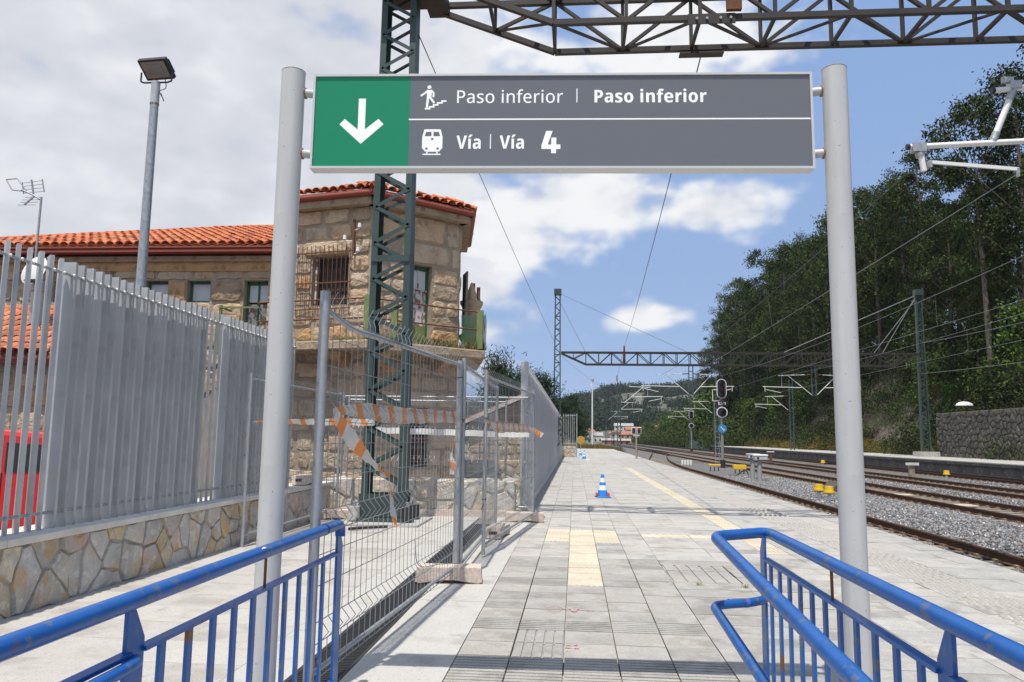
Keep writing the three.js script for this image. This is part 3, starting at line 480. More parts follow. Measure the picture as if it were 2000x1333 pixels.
{ // wall across, behind the mast (faces +z)
  const w = thing('low_stone_wall', 'pale yellowish stone wall with a broken top behind the green lattice mast', 'wall');
  mesh('core', [span(-4.2, -0.98, -0.4, 0.50, -12.95, -12.62)], MORTAR, w);
  mesh('plinth', [span(-3.93, -0.98, -0.05, 0.10, -12.62, -12.54)], BLOCKM, w);
  for (const p of voronoi(3.2, 0.56, 0.34, 0.26, 0.018)) { const m = mesh('stone', stoneGeo(p, rr(0.012, 0.03), 0.012), pick([WALLST[2], WALLST[5], WALLST[0], WALLST[2]]), w); m.position.set(-4.18, 0.02, -12.617); }
  for (let i = 0; i < 9; i++) { const a = rr(0.14, 0.22), g = stoneGeo([[-a, 0], [a, 0], [a * 0.8, 0.1], [0, rr(0.08, 0.15)], [-a * 0.8, 0.1]], 0.05, 0.02); const m = mesh('stone', g, pick([WALLST[2], WALLST[5]]), w); m.position.set(-3.9 + i * 0.36 + rr(-0.08, 0.08), 0.5, -12.75); }
}
const slatG = new THREE.BoxGeometry(0.105, 2.12, 0.03); boxUV(slatG);
function slatFence(name, label, x, z0, n, pitch, y0, turns, along, hs = 1) {
  const f = thing(name, label, 'fence'); const top = y0 + 2.12 * hs;
  const rest = [];
  for (let k = 0; k < n; k++) {
    const z = z0 - pitch * k, turn = turns(k, z); if (turn === null) continue;
    if (k < 300) { const m = mesh('slat', slatG, SLAT[k * 7 % 3], f); m.position.set(along ? x + pitch * k : x, y0 + 1.06 * hs, along ? z0 : z); m.scale.y = hs; m.rotation.x = rr(-0.004, 0.004); m.rotation.z = rr(-0.006, 0.006); m.rotation.y = turn + rr(-0.06, 0.06) + (along ? Math.PI / 2 : 0); }
    else rest.push(slatG.clone().scale(1, hs, 1).rotateY(turn).translate(x, y0 + 1.06 * hs, z));
  }
  if (rest.length) stuff(mesh('far_slats', rest, SLAT[0], f));
  if (!along) { const bg = new THREE.SphereGeometry(0.012, 6, 4), bl = []; for (let k = 0; k < Math.min(n, 120); k++) bl.push(bg.clone().translate(x + 0.05, top - 0.11, z0 - pitch * k + 0.02)); stuff(mesh('bolts', bl, WHITEP, f)); }
  for (const y of [top - 0.11, y0 + 0.14]) mesh('crossbar', [along ? rod(V(x - 0.05, y, z0), V(x + pitch * n, y, z0), 0.011, 8) : rod(V(x + 0.028, y, z0 + 0.06), V(x + 0.028, y, z0 - pitch * n), 0.012, 8)], GALV, f);
  return f;
}
const pivot = (k, z) => z > -5.72 ? -0.80 : (z < -8.02 && z > -8.5) ? -1.08 : 0.0;
slatFence('slat_fence', 'tall galvanised vertical slat fence standing on the left stone wall', -4.08, -3.3, 64, 0.1165, 0.53, pivot);
{
  const f = slatFence('slat_fence', 'long receding galvanised slat fence along the platform behind the mesh panels', -0.93, -14.25, 310, 0.12, 0.09, k => k % 3 ? 0.5 : 0.05, false, 1.205);
  mesh('end_post', [rbox(0.13, 2.68, 0.13, 0.006, -0.93, 1.34, -14.05)], SLAT[2], f);
  mesh('kerb', [span(-1.02, -0.84, -0.02, 0.08, -51.6, -14.3)], CAPW, f);
}
slatFence('slat_fence', 'short slat fence crossing the far end of the platform above a low wall', -0.78, -51.7, 7, 0.12, 0.75, () => 0.0, true);
{ const w = thing('low_stone_wall', 'short low stone wall under the far crossing slat fence', 'wall'); mesh('core', [span(-0.9, 0.06, -0.03, 0.72, -51.85, -51.6)], MORTAR, w); for (const p of voronoi(0.95, 0.72, 0.3, 0.25, 0.02)) { const m = mesh('stone', stoneGeo(p, 0.025, 0.01), pick([WALLST[2], WALLST[4], WALLST[5]]), w); m.position.set(-0.9, 0, -51.6); } mesh('end_post', [box(0.07, 2.9, 0.07, 0.12, 1.45, -51.7)], GALVD, w); }

// ================================================================ MOBILE MESH FENCE PANELS
const postR = 0.021;
function meshPanel(ax, az, bx, bz, label, o = {}) {
  const p = thing('mesh_fence_panel', label, 'fence panel', 'mobile mesh fence panels');
  const H = o.h ?? 2.0, y0 = o.y0 ?? 0.03, L = Math.hypot(bx - ax, bz - az), th = Math.atan2(-(bz - az), bx - ax);
  const put = m => { m.position.set(ax, 0, az); m.rotation.y = th; if (o.lean) m.rotation.x = o.lean; m.rotation.order = 'YXZ'; return m; };
  const pr = o.r ?? postR;
  put(mesh('post', [rod(V(0, y0, 0), V(0, H + 0.03, 0), o.r0 ?? pr, 14)], GALV, p)); put(mesh('post', [rod(V(L, y0, 0), V(L, H, 0), pr, 14)], GALV, p));
  const topPts = o.dip ? [V(0.02, H - 0.06, 0), V(0.35, H - 0.11, 0.01), V(0.8, H - 0.10, 0), V(L - 0.02, H - 0.04, 0)] : [V(0.01, H - 0.04, 0), V(L - 0.01, H - 0.04, 0)];
  put(mesh('top_rail', [o.dip ? tube(topPts, 0.0165, 10, 30) : rod(topPts[0], topPts[1], 0.0145, 10)], GALV, p));
  put(mesh('bottom_rail', [rod(V(0.01, 0.13, 0), V(L - 0.01, 0.13, 0), 0.0145, 10)], GALV, p));
  const w = [], R1 = 0.0017, folds = [0.32, 0.86, 1.42, 1.86].map(f => f * H / 2.0), fd = 0.045, topY = H + 0.02;
  const nV = Math.round(L / 0.098);
  for (let i = 1; i < nV; i++) {
    const x = L * i / nV, pts = [V(x, 0.075, -0.012), V(x, 0.1, 0.012)];
    for (const f of folds.slice(0, 3)) pts.push(V(x, f - 0.055, 0.012), V(x + rr(-0.004, 0.004), f, 0.012 + fd), V(x, f + 0.055, 0.012));
    pts.push(V(x, topY - 0.07, 0.012), V(x, topY - 0.03, 0.0), V(x, topY + 0.025, 0.03));
    for (let k = 1; k < pts.length; k++) w.push(bar(pts[k - 1], pts[k], R1 * 2, R1 * 2));
  }
  for (const y of [0.1, 0.27, 0.375, 0.55, 0.70, 0.805, 0.915, 1.08, 1.25, 1.365, 1.475, 1.65, 1.8, 1.92].map(v => v * H / 2)) w.push(bar(V(0.01, y, 0.014), V(L - 0.01, y, 0.014), R1 * 2.3, R1 * 2.3));
  put(mesh('wire_mesh', w, GALVD, p));
  return p;
}
const pA = meshPanel(-1.285, -3.78, -1.075, -7.06, 'nearest galvanised mesh fence panel with bent top rail, beside the left blue railing', { r0: 0.0265, r: 0.027, dip: true });
mesh('insulation_tie', [new THREE.TorusGeometry(0.03, 0.004, 6, 14).rotateX(Math.PI / 2).translate(-1.075, 1.84, -7.06)], BLACKP, pA);
const pB = meshPanel(-1.045, -7.12, -1.085, -10.62, 'middle mesh fence panel starting at the pink concrete block with a rusty post foot', { r: 0.021 });
const pC = meshPanel(-0.985, -8.42, -0.645, -11.98, 'mesh fence panel with striped tape at its far end, overlapping the one behind', {});
meshPanel(-0.66, -12.05, -0.93, -13.9, 'short mesh fence piece closing the gap to the white end post of the slat fence', {});
meshPanel(-4.02, -13.05, -0.74, -12.98, 'mesh fence panel with white top rail crossing just behind the lattice mast', {});
meshPanel(-4.3, -14.3, -1.32, -14.7, 'farther mesh fence panel crossing behind the first cross panel', {});
meshPanel(-3.80, -8.68, -3.78, -12.1, 'mesh fence panel leaning on the left stone wall below the slat fence', { lean: 0.0, y0: 0.0, h: 1.97 });
// black cable ties
for (const [x, y, z] of [[-1.05, 1.45, -7.1], [-0.985, 1.5, -8.42], [-0.985, 0.62, -8.42], [-0.66, 0.72, -12.0], [-3.8, 1.15, -8.7]]) { const t = tag(mesh('cable_tie', [new THREE.TorusGeometry(0.026, 0.0035, 6, 14).rotateX(Math.PI / 2).translate(x, y, z), rod(V(x + 0.02, y, z + 0.01), V(x - 0.03, y - 0.12, z + 0.03), 0.003, 6)], BLACKP), { '-1.05': 'black cable tie round the post above the pink concrete block', '-0.66': 'black cable tie near the white end post', '-3.8': 'black cable tie on the leaning panel by the stone wall' }[x] || (y > 1 ? 'upper black cable tie on the middle mesh fence post' : 'lower black cable tie with a long tail on the middle fence post'), 'cable tie'); }
// wire end sticking out of the nearest panel
tag(mesh('loose_wire', [tube([V(-1.30, 0.45, -6.3), V(-1.28, 0.25, -6.35), V(-1.15, 0.2, -6.7), V(-1.06, 0.16, -7.0)], 0.004, 6)], GALVD), 'bent loose wire sticking out of the nearest mesh panel', 'wire');
// concrete feet
function foot(x, z, turn, label, len = 0.58) {
  const f = thing('fence_foot_block', label, 'concrete block', 'concrete feet of the mesh fence'); f.position.set(x, 0, z); f.rotation.y = turn;
  const g = prism([[-len / 2, 0.012], [-len / 2 + 0.03, 0], [-0.05, 0.03], [0.05, 0.03], [len / 2 - 0.03, 0], [len / 2, 0.012], [len / 2 - 0.012, 0.13], [-len / 2 + 0.012, 0.13]], 0.19, 0.008); g.translate(0, 0.008, -0.095); mesh('block', [g], BLOCKM, f);
  mesh('hand_hole', [box(0.012, 0.05, 0.1, len / 2 - 0.002, 0.075, 0), box(0.012, 0.05, 0.1, -len / 2 + 0.002, 0.075, 0)], RUBBER, f);
}
foot(-1.12, -6.98, 0.12, 'pinkish concrete fence foot nearest the camera, standing over the drain');
foot(-1.0, -10.15, 1.45, 'concrete fence foot turned end-on with its dark hand hole facing the camera');
foot(-0.77, -11.98, 0.08, 'concrete fence foot at the far corner of the mesh fence');
foot(-3.66, -11.75, 0.25, 'concrete fence foot beside the left stone wall near the lattice mast');
foot(-3.9, -10.2, 1.5, 'concrete fence foot lying on top of the left stone wall', 0.5); scene.children[scene.children.length - 1].position.set(-4.0, 0.545, -11.25);

// ================================================================ BARRIER TAPE
const tapeTex = (() => { const cv = document.createElement('canvas'); cv.width = 128; cv.height = 64; const c = cv.getContext('2d'); c.fillStyle = 'rgb(214,212,208)'; c.fillRect(0, 0, 128, 64); c.fillStyle = 'rgb(236,146,74)'; for (const o of [-128, 0, 128]) { c.beginPath(); c.moveTo(o + 20, 0); c.lineTo(o + 66, 0); c.lineTo(o + 92, 64); c.lineTo(o + 46, 64); c.fill(); } const t = new THREE.CanvasTexture(cv); t.colorSpace = THREE.SRGBColorSpace; t.wrapS = THREE.RepeatWrapping; return t; })();
const TAPE = new THREE.MeshPhysicalMaterial({ map: tapeTex, roughness: 0.45, side: THREE.DoubleSide, transmission: 0.25, thickness: 0 });
function ribbon(pts, widths, period, twist = () => 0) { // pts centre line; widths per point; strip hangs in the vertical unless twisted
  const c = new THREE.CatmullRomCurve3(pts), n = pts.length * 8, P = [], uv = [], idx = []; const L = c.getLength();
  for (let i = 0; i <= n; i++) { const t = i / n, p = c.getPointAt(t), d = c.getTangentAt(t), k = t * (widths.length - 1), a = Math.floor(k), w = lerp(widths[a], widths[Math.min(a + 1, widths.length - 1)], k - a); let up = V(0, 1, 0); if (Math.abs(d.y) > 0.75) up = V(0.5, 0, 0.85); const s = d.clone().cross(up).normalize(), u = s.clone().cross(d).normalize().applyAxisAngle(d, twist(t) + 0.12 * Math.sin(t * 19)); for (const e of [1, -1]) { const q = p.clone().addScaledVector(u, e * w / 2); P.push(q.x, q.y + 0.004 * Math.sin(t * 40), q.z); uv.push(t * L / period, e > 0 ? 1 : 0); } if (i) { const b = (i - 1) * 2; idx.push(b, b + 1, b + 2, b + 1, b + 3, b + 2); } }
  const g = new THREE.BufferGeometry(); g.setAttribute('position', new THREE.Float32BufferAttribute(P, 3)); g.setAttribute('uv', new THREE.Float32BufferAttribute(uv, 2)); g.setIndex(idx); g.computeVertexNormals(); return g;
}
{
  const t = thing('barrier_tape', 'orange and white barrier tape tied along the nearest mesh panel with a long hanging tail', 'tape');
  mesh('strip', ribbon([V(-1.245, 1.415, -3.86), V(-1.235, 1.435, -4.2), V(-1.19, 1.43, -5.0), V(-1.13, 1.455, -6.2), V(-1.06, 1.47, -7.0)], [0.03, 0.10, 0.115, 0.11, 0.10, 0.10], 0.31), TAPE, t);
  mesh('tail', ribbon([V(-1.24, 1.41, -3.88), V(-1.21, 1.33, -3.95), V(-1.15, 1.22, -4.05), V(-1.09, 1.14, -4.12), V(-1.04, 1.09, -4.15)], [0.04, 0.08, 0.07, 0.05, 0.02], 0.19, tt => tt * 1.2), TAPE, t);
  mesh('knot', [new THREE.SphereGeometry(0.018, 10, 8).scale(1.6, 1, 1).translate(-1.03, 1.085, -4.15)], TAPE, t);
  mesh('tail', ribbon([V(-1.02, 1.09, -4.15), V(-1.0, 1.02, -4.15), V(-0.985, 0.9, -4.15), V(-0.96, 0.80, -4.15)], [0.03, 0.045, 0.045, 0.008], 0.19, tt => tt * 1.5), TAPE, t);
  mesh('end', ribbon([V(-1.05, 1.47, -7.0), V(-1.06, 1.36, -6.97), V(-1.1, 1.22, -6.95), V(-1.12, 1.12, -6.93), V(-1.1, 1.05, -6.93), V(-1.11, 0.95, -6.93)], [0.06, 0.05, 0.06, 0.012, 0.05, 0.04], 0.19, tt => tt * 2), TAPE, t);
  const u = thing('barrier_tape', 'orange and white barrier tape stretched to the corner of the far mesh panel', 'tape');
  mesh('strip', ribbon([V(-0.98, 1.48, -8.4), V(-0.93, 1.42, -8.8), V(-0.85, 1.42, -9.8), V(-0.75, 1.42, -11.0), V(-0.66, 1.42, -11.9)], [0.02, 0.15, 0.13, 0.13, 0.12, 0.1], 0.42), TAPE, u);
  mesh('end', ribbon([V(-0.66, 1.42, -11.9), V(-0.58, 1.37, -11.9), V(-0.50, 1.32, -11.9)], [0.08, 0.06, 0.09], 0.24), TAPE, u);
  const v = thing('barrier_tape', 'orange and white barrier tape running left toward the leaning panel behind the sign post', 'tape');
  mesh('strip', ribbon([V(-3.78, 1.43, -8.75), V(-3.62, 1.44, -8.95), V(-3.2, 1.45, -9.5), V(-2.6, 1.46, -9.8)], [0.015, 0.06, 0.09, 0.09], 0.2), TAPE, v);
  const s = thing('barrier_tape', 'white edge of barrier tape crossing behind the lattice mast to the right', 'tape');
  mesh('strip', ribbon([V(-3.55, 1.38, -12.9), V(-2.4, 1.36, -12.9), V(-1.3, 1.34, -12.9), V(-0.76, 1.34, -12.85)], [0.1, 0.1, 0.1, 0.1], 1.3), WHITEP, s);
}
{ // small orange plug and black cable on the paving
  const p = thing('marker_plug', 'small orange plastic marker plug standing on the paving beside the left sign post', 'plug'); mesh('stem', [rod(V(-3.45, 0, -8.45), V(-3.45, 0.06, -8.45), 0.012, 8)], RUBBER, p); mesh('cap', [new THREE.CylinderGeometry(0.04, 0.028, 0.06, 12).translate(-3.45, 0.09, -8.45), new THREE.CylinderGeometry(0.025, 0.04, 0.02, 12).translate(-3.45, 0.13, -8.45)], std({ color: C(0.75, 0.13, 0.02), roughness: 0.5 }), p);
  tag(mesh('black_pipe', [tube([V(-3.05, 0.03, -10.35), V(-2.9, 0.03, -10.5), V(-2.6, 0.03, -10.7)], 0.02, 8)], RUBBER), 'short black plastic pipe lying on the paving behind the railing', 'pipe');
}

// ================================================================ OVERHEAD LINE: masts and gantries
function latticeMast(parent, cx, cz, y0, y1, w0, w1, pitch, fl, o = {}) { // two channels, webs outside, laced front and back
  const m = new THREE.Group(); m.name = 'mast'; parent.add(m); const half = y => lerp(w0, w1, (y - y0) / (y1 - y0)) / 2, dz = (o.depth ?? 0.3) / 2, t = 0.012;
  for (const sx of [-1, 1]) {
    const P = (ix, y, z) => V(cx + sx * (half(y) - ix), y, cz + z); const up = V(0, 0, 1);
    mesh('leg', [bar(P(t / 2, y0, 0), P(t / 2, y1, 0), t, 2 * dz, up), bar(P(t + (fl - t) / 2, y0, dz - t / 2), P(t + (fl - t) / 2, y1, dz - t / 2), fl - t, t, up), bar(P(t + (fl - t) / 2, y0, -dz + t / 2), P(t + (fl - t) / 2, y1, -dz + t / 2), fl - t, t, up)], MASTG, m);
  }
  const all = []; let k = 0; const bw = o.bw ?? fl * 0.5;
  for (let y = y0 + (o.skip ?? 0.3); y + pitch < y1; y += pitch, k++) for (const fz of [1, -1]) {
    const s = (k % 2 ? 1 : -1), ya = y, yb = y + pitch, ins = fl * 0.35, z = cz + fz * (dz + 0.005); const g = bar(V(cx - s * (half(ya) - ins), ya, z), V(cx + s * (half(yb) - ins), yb, z), bw, 0.008, V(0, 0, 1));
    if (o.merge) all.push(g); else mesh('lacing_bar', g, MASTG, m);
  }
  if (o.merge) stuff(mesh('lacing', all, MASTG, m));
  for (const y of o.plates || []) mesh('batten_plate', [box(2 * half(y) - 0.02, o.ph ?? 0.1, 0.01, cx, y, cz + dz + 0.016)], MASTG, m);
  return m;
}
function trussBeam(parent, xa, xb, zf, zb, yb, yt, haunch, pitch, cs, o = {}) {
  const g = new THREE.Group(); g.name = 'beam'; parent.add(g); const bars = []; const add = (n, geo) => o.merge ? bars.push(geo) : mesh(n, geo, BEAMB, g);
  const botY = x => x < xa + haunch ? lerp(yt - 0.08, yb, (x - xa) / haunch) : x > xb - haunch ? lerp(yt - 0.08, yb, (xb - x) / haunch) : yb;
  for (const z of [zf, zb]) {
    mesh('chord', [angleBar(V(xa, yt, z), V(xb, yt, z), cs, cs * 0.2)], BEAMB, g);
    mesh('chord', [bar(V(xa, yt - 0.08, z), V(xa + haunch, yb, z), cs, cs)], BEAMB, g); mesh('chord', [bar(V(xa + haunch, yb, z), V(xb - haunch, yb, z), cs, cs)], BEAMB, g); mesh('chord', [bar(V(xb - haunch, yb, z), V(xb, yt - 0.08, z), cs, cs)], BEAMB, g);
  }
  const br = cs * 0.62; const n = Math.round((xb - xa - 2 * haunch) / pitch), P = (xb - xa - 2 * haunch) / n; const nodes = [xa + haunch * 0.5]; for (let i = 0; i <= n; i++) nodes.push(xa + haunch + P * i); nodes.push(xb - haunch * 0.5);
  nodes.forEach((x, i) => {
    for (const z of [zf, zb]) { add('vertical', bar(V(x, botY(x), z), V(x, yt, z), br, br, V(0, 0, 1))); if (i + 1 < nodes.length) { const x2 = nodes[i + 1], up = i % 2; add('diagonal', bar(V(x, up ? yt : botY(x), z), V(x2, up ? botY(x2) : yt, z), br, br, V(0, 0, 1))); } }
    add('cross_tie', bar(V(x, botY(x), zf), V(x, botY(x), zb), br, br)); add('cross_tie', bar(V(x, yt, zf), V(x, yt, zb), br, br));
    if (i + 1 < nodes.length) { const x2 = nodes[i + 1], s = i % 2; add('wind_brace', bar(V(x, botY(x), s ? zf : zb), V(x2, botY(x2), s ? zb : zf), br, br * 0.5)); add('wind_brace', bar(V(x, yt, s ? zb : zf), V(x2, yt, s ? zf : zb), br, br * 0.5)); }
  });
  if (o.merge) stuff(mesh('bracing', bars, BEAMB, g));
  return g;
}
function dropPost(parent, x, z, yt, yb) { const g = new THREE.Group(); g.name = 'drop_post'; parent.add(g); for (const s of [-1, 1]) mesh('channel', [box(0.07, yt - yb, 0.12, x + s * 0.17, (yt + yb) / 2, z)], MASTG, g); for (let y = yb + 0.2; y < yt; y += 0.55) mesh('batten', [box(0.27, 0.06, 0.014, x, y, z + 0.055)], MASTG, g); mesh('foot', [box(0.44, 0.1, 0.16, x, yb - 0.05, z)], MASTG, g); }
{ // near gantry
  const g = thing('overhead_gantry', 'near dark lattice gantry with green mast crossing over the top of the picture', 'gantry');
  const m = latticeMast(g, -2.845, -11.47, 0.05, 13.5, 0.66, 0.50, 0.285, 0.098, { skip: 0.5, plates: [6.85, 4.0], bw: 0.055 });
  mesh('base_plate', [box(0.70, 0.34, 0.012, -2.845, 0.26, -11.295), box(0.70, 0.34, 0.012, -2.845, 0.26, -11.645), box(0.85, 0.05, 0.6, -2.845, 0.055, -11.47)], MASTG, m);
  for (const sx of [-1, 1]) for (const sz of [-1, 1]) { const b = mesh('anchor_boot', [new THREE.CylinderGeometry(0.085, 0.10, 0.2, 12).translate(-2.845 + sx * 0.40, 0.15, -11.47 + sz * 0.22)], sx > 0 ? RUBBER : CONC, m); mesh('anchor_bolt', [rod(V(-2.845 + sx * 0.40, 0.2, -11.47 + sz * 0.22), V(-2.845 + sx * 0.40, 0.32, -11.47 + sz * 0.22), 0.03, 8)], GALVD, b); }
  mesh('concrete_pad', [box(1.25, 0.04, 1.2, -2.845, 0.012, -11.47)], CONC, m);
  mesh('saddle_bracket', [box(0.80, 0.3, 1.0, -2.78, 8.62, -11.47), box(0.34, 0.22, 1.0, -2.3, 8.42, -11.47)], BEAMB, m);
  trussBeam(g, -2.35, 28.2, -11.0, -11.9, 7.60, 8.48, 2.0, 1.11, 0.085);
  const ins = new THREE.Group(); ins.name = 'insulator_bracket'; g.add(ins); mesh('plate', [box(0.22, 0.75, 0.08, 2.35, 8.05, -10.93)], RUST, ins); mesh('splice_plate', [box(0.7, 0.16, 0.02, 2.02, 7.56, -10.945)], BEAMB, ins); mesh('splice_plate', [box(0.7, 0.03, 0.16, 2.02, 7.495, -11.9)], BEAMB, ins); for (const x of [1.8, 1.95, 2.15, 2.3]) mesh('bolt', [new THREE.CylinderGeometry(0.022, 0.022, 0.03, 6).rotateX(Math.PI / 2).translate(x, 7.56, -10.925)], GALVD, ins);
  dropPost(g, 8.6, -11.45, 7.5, 5.0);
  latticeMast(g, 28.5, -11.47, 0.1, 13.5, 0.66, 0.5, 0.4, 0.098, { merge: true });
}
const FGZ = -65;
{ // far gantry
  const g = thing('overhead_gantry', 'second dark lattice gantry spanning all tracks in the middle distance', 'gantry');
  const m1 = latticeMast(g, -1.52, FGZ, 0.05, 13.8, 0.66, 0.50, 0.45, 0.1, { merge: true, plates: [8.3, 7.6, 10.5, 11.6] }); mesh('head_plate', [box(0.62, 0.5, 0.62, -1.52, 13.75, FGZ)], MASTG, m1);
  const m2 = latticeMast(g, 28.4, FGZ, 0.1, 13.7, 0.75, 0.50, 0.45, 0.12, { merge: true }); mesh('head_plate', [box(0.62, 0.5, 0.62, 28.4, 13.65, FGZ)], MASTG, m2); mesh('concrete_pad', [box(1.6, 0.5, 1.2, 28.4, 0.3, FGZ)], CONC, m2);
  trussBeam(g, -1.2, 28.1, FGZ + 0.45, FGZ - 0.45, 7.48, 8.5, 2.1, 1.11, 0.1, { merge: true });
  for (const x of [9.7, 19.75]) dropPost(g, x, FGZ, 7.45, 5.1);
  mesh('insulator', [box(0.22, 0.9, 0.2, 4.15, 8.1, FGZ), new THREE.CylinderGeometry(0.06, 0.09, 0.5, 8).translate(4.15, 8.85, FGZ)], RUST, g);
  mesh('stay_rod', [rod(V(-1.3, 13.6, FGZ), V(9.6, 8.5, FGZ), 0.018, 6)], WIREL, g); mesh('stay_rod', [rod(V(-1.3, 12.8, FGZ), V(0.9, 8.5, FGZ), 0.018, 6)], WIREL, g);
  mesh('stay_rod', [rod(V(28.2, 13.4, FGZ), V(17.2, 8.5, FGZ), 0.035, 6)], WIREL, g); mesh('stay_rod', [rod(V(28.2, 13.3, FGZ), V(25.3, 8.5, FGZ), 0.03, 6)], WIREL, g); mesh('stay_rod', [rod(V(28.2, 13.1, FGZ), V(24.6, 8.5, FGZ), 0.03, 6)], WIREL, g);
}
// cantilevers: white tubes that carry the contact wire
function cantilever(label, x, z, dir, yb, o = {}) { // dir: side on which the arm reaches out from the drop post at x
  const c = thing('cantilever_arm', label, 'cantilever', 'white contact wire cantilevers'); const r = o.r ?? 0.028, reach = o.reach ?? 2.9, E = (n, a, b, rad = r, mat = WHITEP) => mesh(n, [rod(a, b, rad, 10)], mat, c);
  const D = s => x + dir * s;
  E('top_tube', V(D(0.2), yb + 1.75, z), V(D(reach), yb + 1.65, z)); E('diagonal_tube', V(D(0.2), yb + 0.05, z), V(D(reach * 0.72), yb + 1.65, z)); E('insulator', V(D(0.2), yb + 1.75, z), V(D(0.7), yb + 1.735, z), r * 1.5, RUST);
  E('registration_tube', V(D(reach * 0.35), yb + 0.66, z), V(D(reach + 1.25), yb + 0.72, z)); E('hanger', V(D(reach * 0.9), yb + 1.65, z), V(D(reach * 0.9), yb + 0.7, z), r * 0.4); E('drop_bracket', V(D(reach + 1.1), yb + 0.72, z), V(D(reach + 1.08), yb + 0.3, z), r * 0.9); E('steady_arm', V(D(reach + 1.0), yb + 0.48, z), V(D(reach - 0.2), yb + 0.22, z), r * 0.8);
  return c;
}
{ // near cantilever at the top right
  const c = thing('cantilever_arm', 'white tubular contact wire arm at the upper right edge, close to the camera', 'cantilever', 'white contact wire cantilevers'), z = -11.45;
  const E = (n, a, b, r, mat = WHITEP) => mesh(n, [rod(a, b, r, 14)], mat, c);
  E('registration_tube', V(4.99, 5.70, z), V(8.55, 5.83, z), 0.042); E('end_cap', V(4.95, 5.699, z), V(4.995, 5.70, z), 0.046, BLACKP);
  E('top_tube', V(6.26, 6.56, z), V(8.55, 6.75, z), 0.042); E('end_cap', V(6.22, 6.557, z), V(6.265, 6.56, z), 0.046, BLACKP); E('diagonal_tube', V(6.19, 5.76, z), V(6.56, 6.62, z), 0.045); mesh('collar', [rod(V(6.46, 6.40, z), V(6.53, 6.55, z), 0.055, 12), rod(V(6.20, 5.78, z), V(6.25, 5.9, z), 0.055, 12)], GALV, c);
  E('drop_bracket', V(5.14, 5.70, z), V(5.185, 5.32, z), 0.042); mesh('clamp', [box(0.2, 0.13, 0.12, 5.12, 5.68, z), box(0.06, 0.1, 0.06, 5.26, 5.42, z + 0.02), rod(V(5.125, 5.60, z), V(5.14, 5.55, z), 0.06, 10), box(0.16, 0.12, 0.13, 6.55, 6.63, z)], GALV, c);
  mesh('steady_arm', [bar(V(5.26, 5.45, z + 0.03), V(6.51, 5.32, z + 0.03), 0.03, 0.05)], WHITEP, c); mesh('wire_clip', [box(0.03, 0.13, 0.05, 6.50, 5.27, z + 0.03)], GALV, c); mesh('saddle', [box(0.16, 0.09, 0.05, 6.46, 6.72, z)], GALV, c);
}
cantilever('white cantilever reaching left from the left drop post of the far gantry', 9.7, FGZ, -1, 5.0);
cantilever('white cantilever reaching right from the left drop post of the far gantry', 9.7, FGZ, 1, 5.0, { reach: 2.3 });
cantilever('white cantilever reaching left from the right drop post of the far gantry', 19.75, FGZ, -1, 5.0);
cantilever('white cantilever reaching right from the right drop post of the far gantry', 19.75, FGZ, 1, 5.0, { reach: 2.5 });
// smaller masts farther along the line, with their arms
[[4.55, -80, 7.2, 'nearest of the small dark lattice masts beyond the platform end'], [5.62, -115, 7.8, 'middle one of the small dark lattice masts beyond the platform end'], [6.25, -155, 8.3, 'farthest of the small dark lattice masts beyond the platform end']].forEach(([x, z, top, label]) => { const t = thing('lattice_mast', label, 'mast', 'small lattice masts'); const m = latticeMast(t, x, z, -0.8, top, 0.42, 0.36, 0.4, 0.07, { merge: true, bw: 0.05 }); mesh('insulator', [new THREE.CylinderGeometry(0.05, 0.07, 0.55, 8).translate(x - 0.2, top + 0.3, z)], RUST, t); });
[[4.9, -80, 1, 'white cantilever on the nearest small mast beyond the platform'], [5.9, -115, 1, 'white cantilever on the middle small mast beyond the platform'], [6.5, -155, 1, 'white cantilever on the farthest small mast beyond the platform'], [19.5, -110, -1, 'white cantilever reaching left above the far tracks before the green hill'], [22, -150, -1, 'white cantilever farthest away reaching left before the village'], [25.9, -95, -1, 'white cantilever on the dark post by the hillside cutting']].forEach(([x, z, d, l]) => cantilever(l, x, z, d, 4.9, { r: 0.03 }));
[[19.7, -110, 7.6, 'dark steel channel post behind the far tracks holding a cantilever'], [22.2, -150, 7.6, 'most distant dark steel channel post before the village'], [26.1, -95, 8.6, 'dark steel channel post at the foot of the hillside cutting']].forEach(([x, z, top, l]) => { const t = thing('channel_post', l, 'post', 'steel channel posts'); for (const s of [-1, 1]) mesh('channel', [box(0.1, top + 0.8, 0.16, x + s * 0.2, (top - 0.8) / 2, z)], MASTG, t); const b = []; for (let y = 0; y < top; y += 0.8) b.push(box(0.32, 0.08, 0.02, x, y, z)); mesh('battens', b, MASTG, t); });
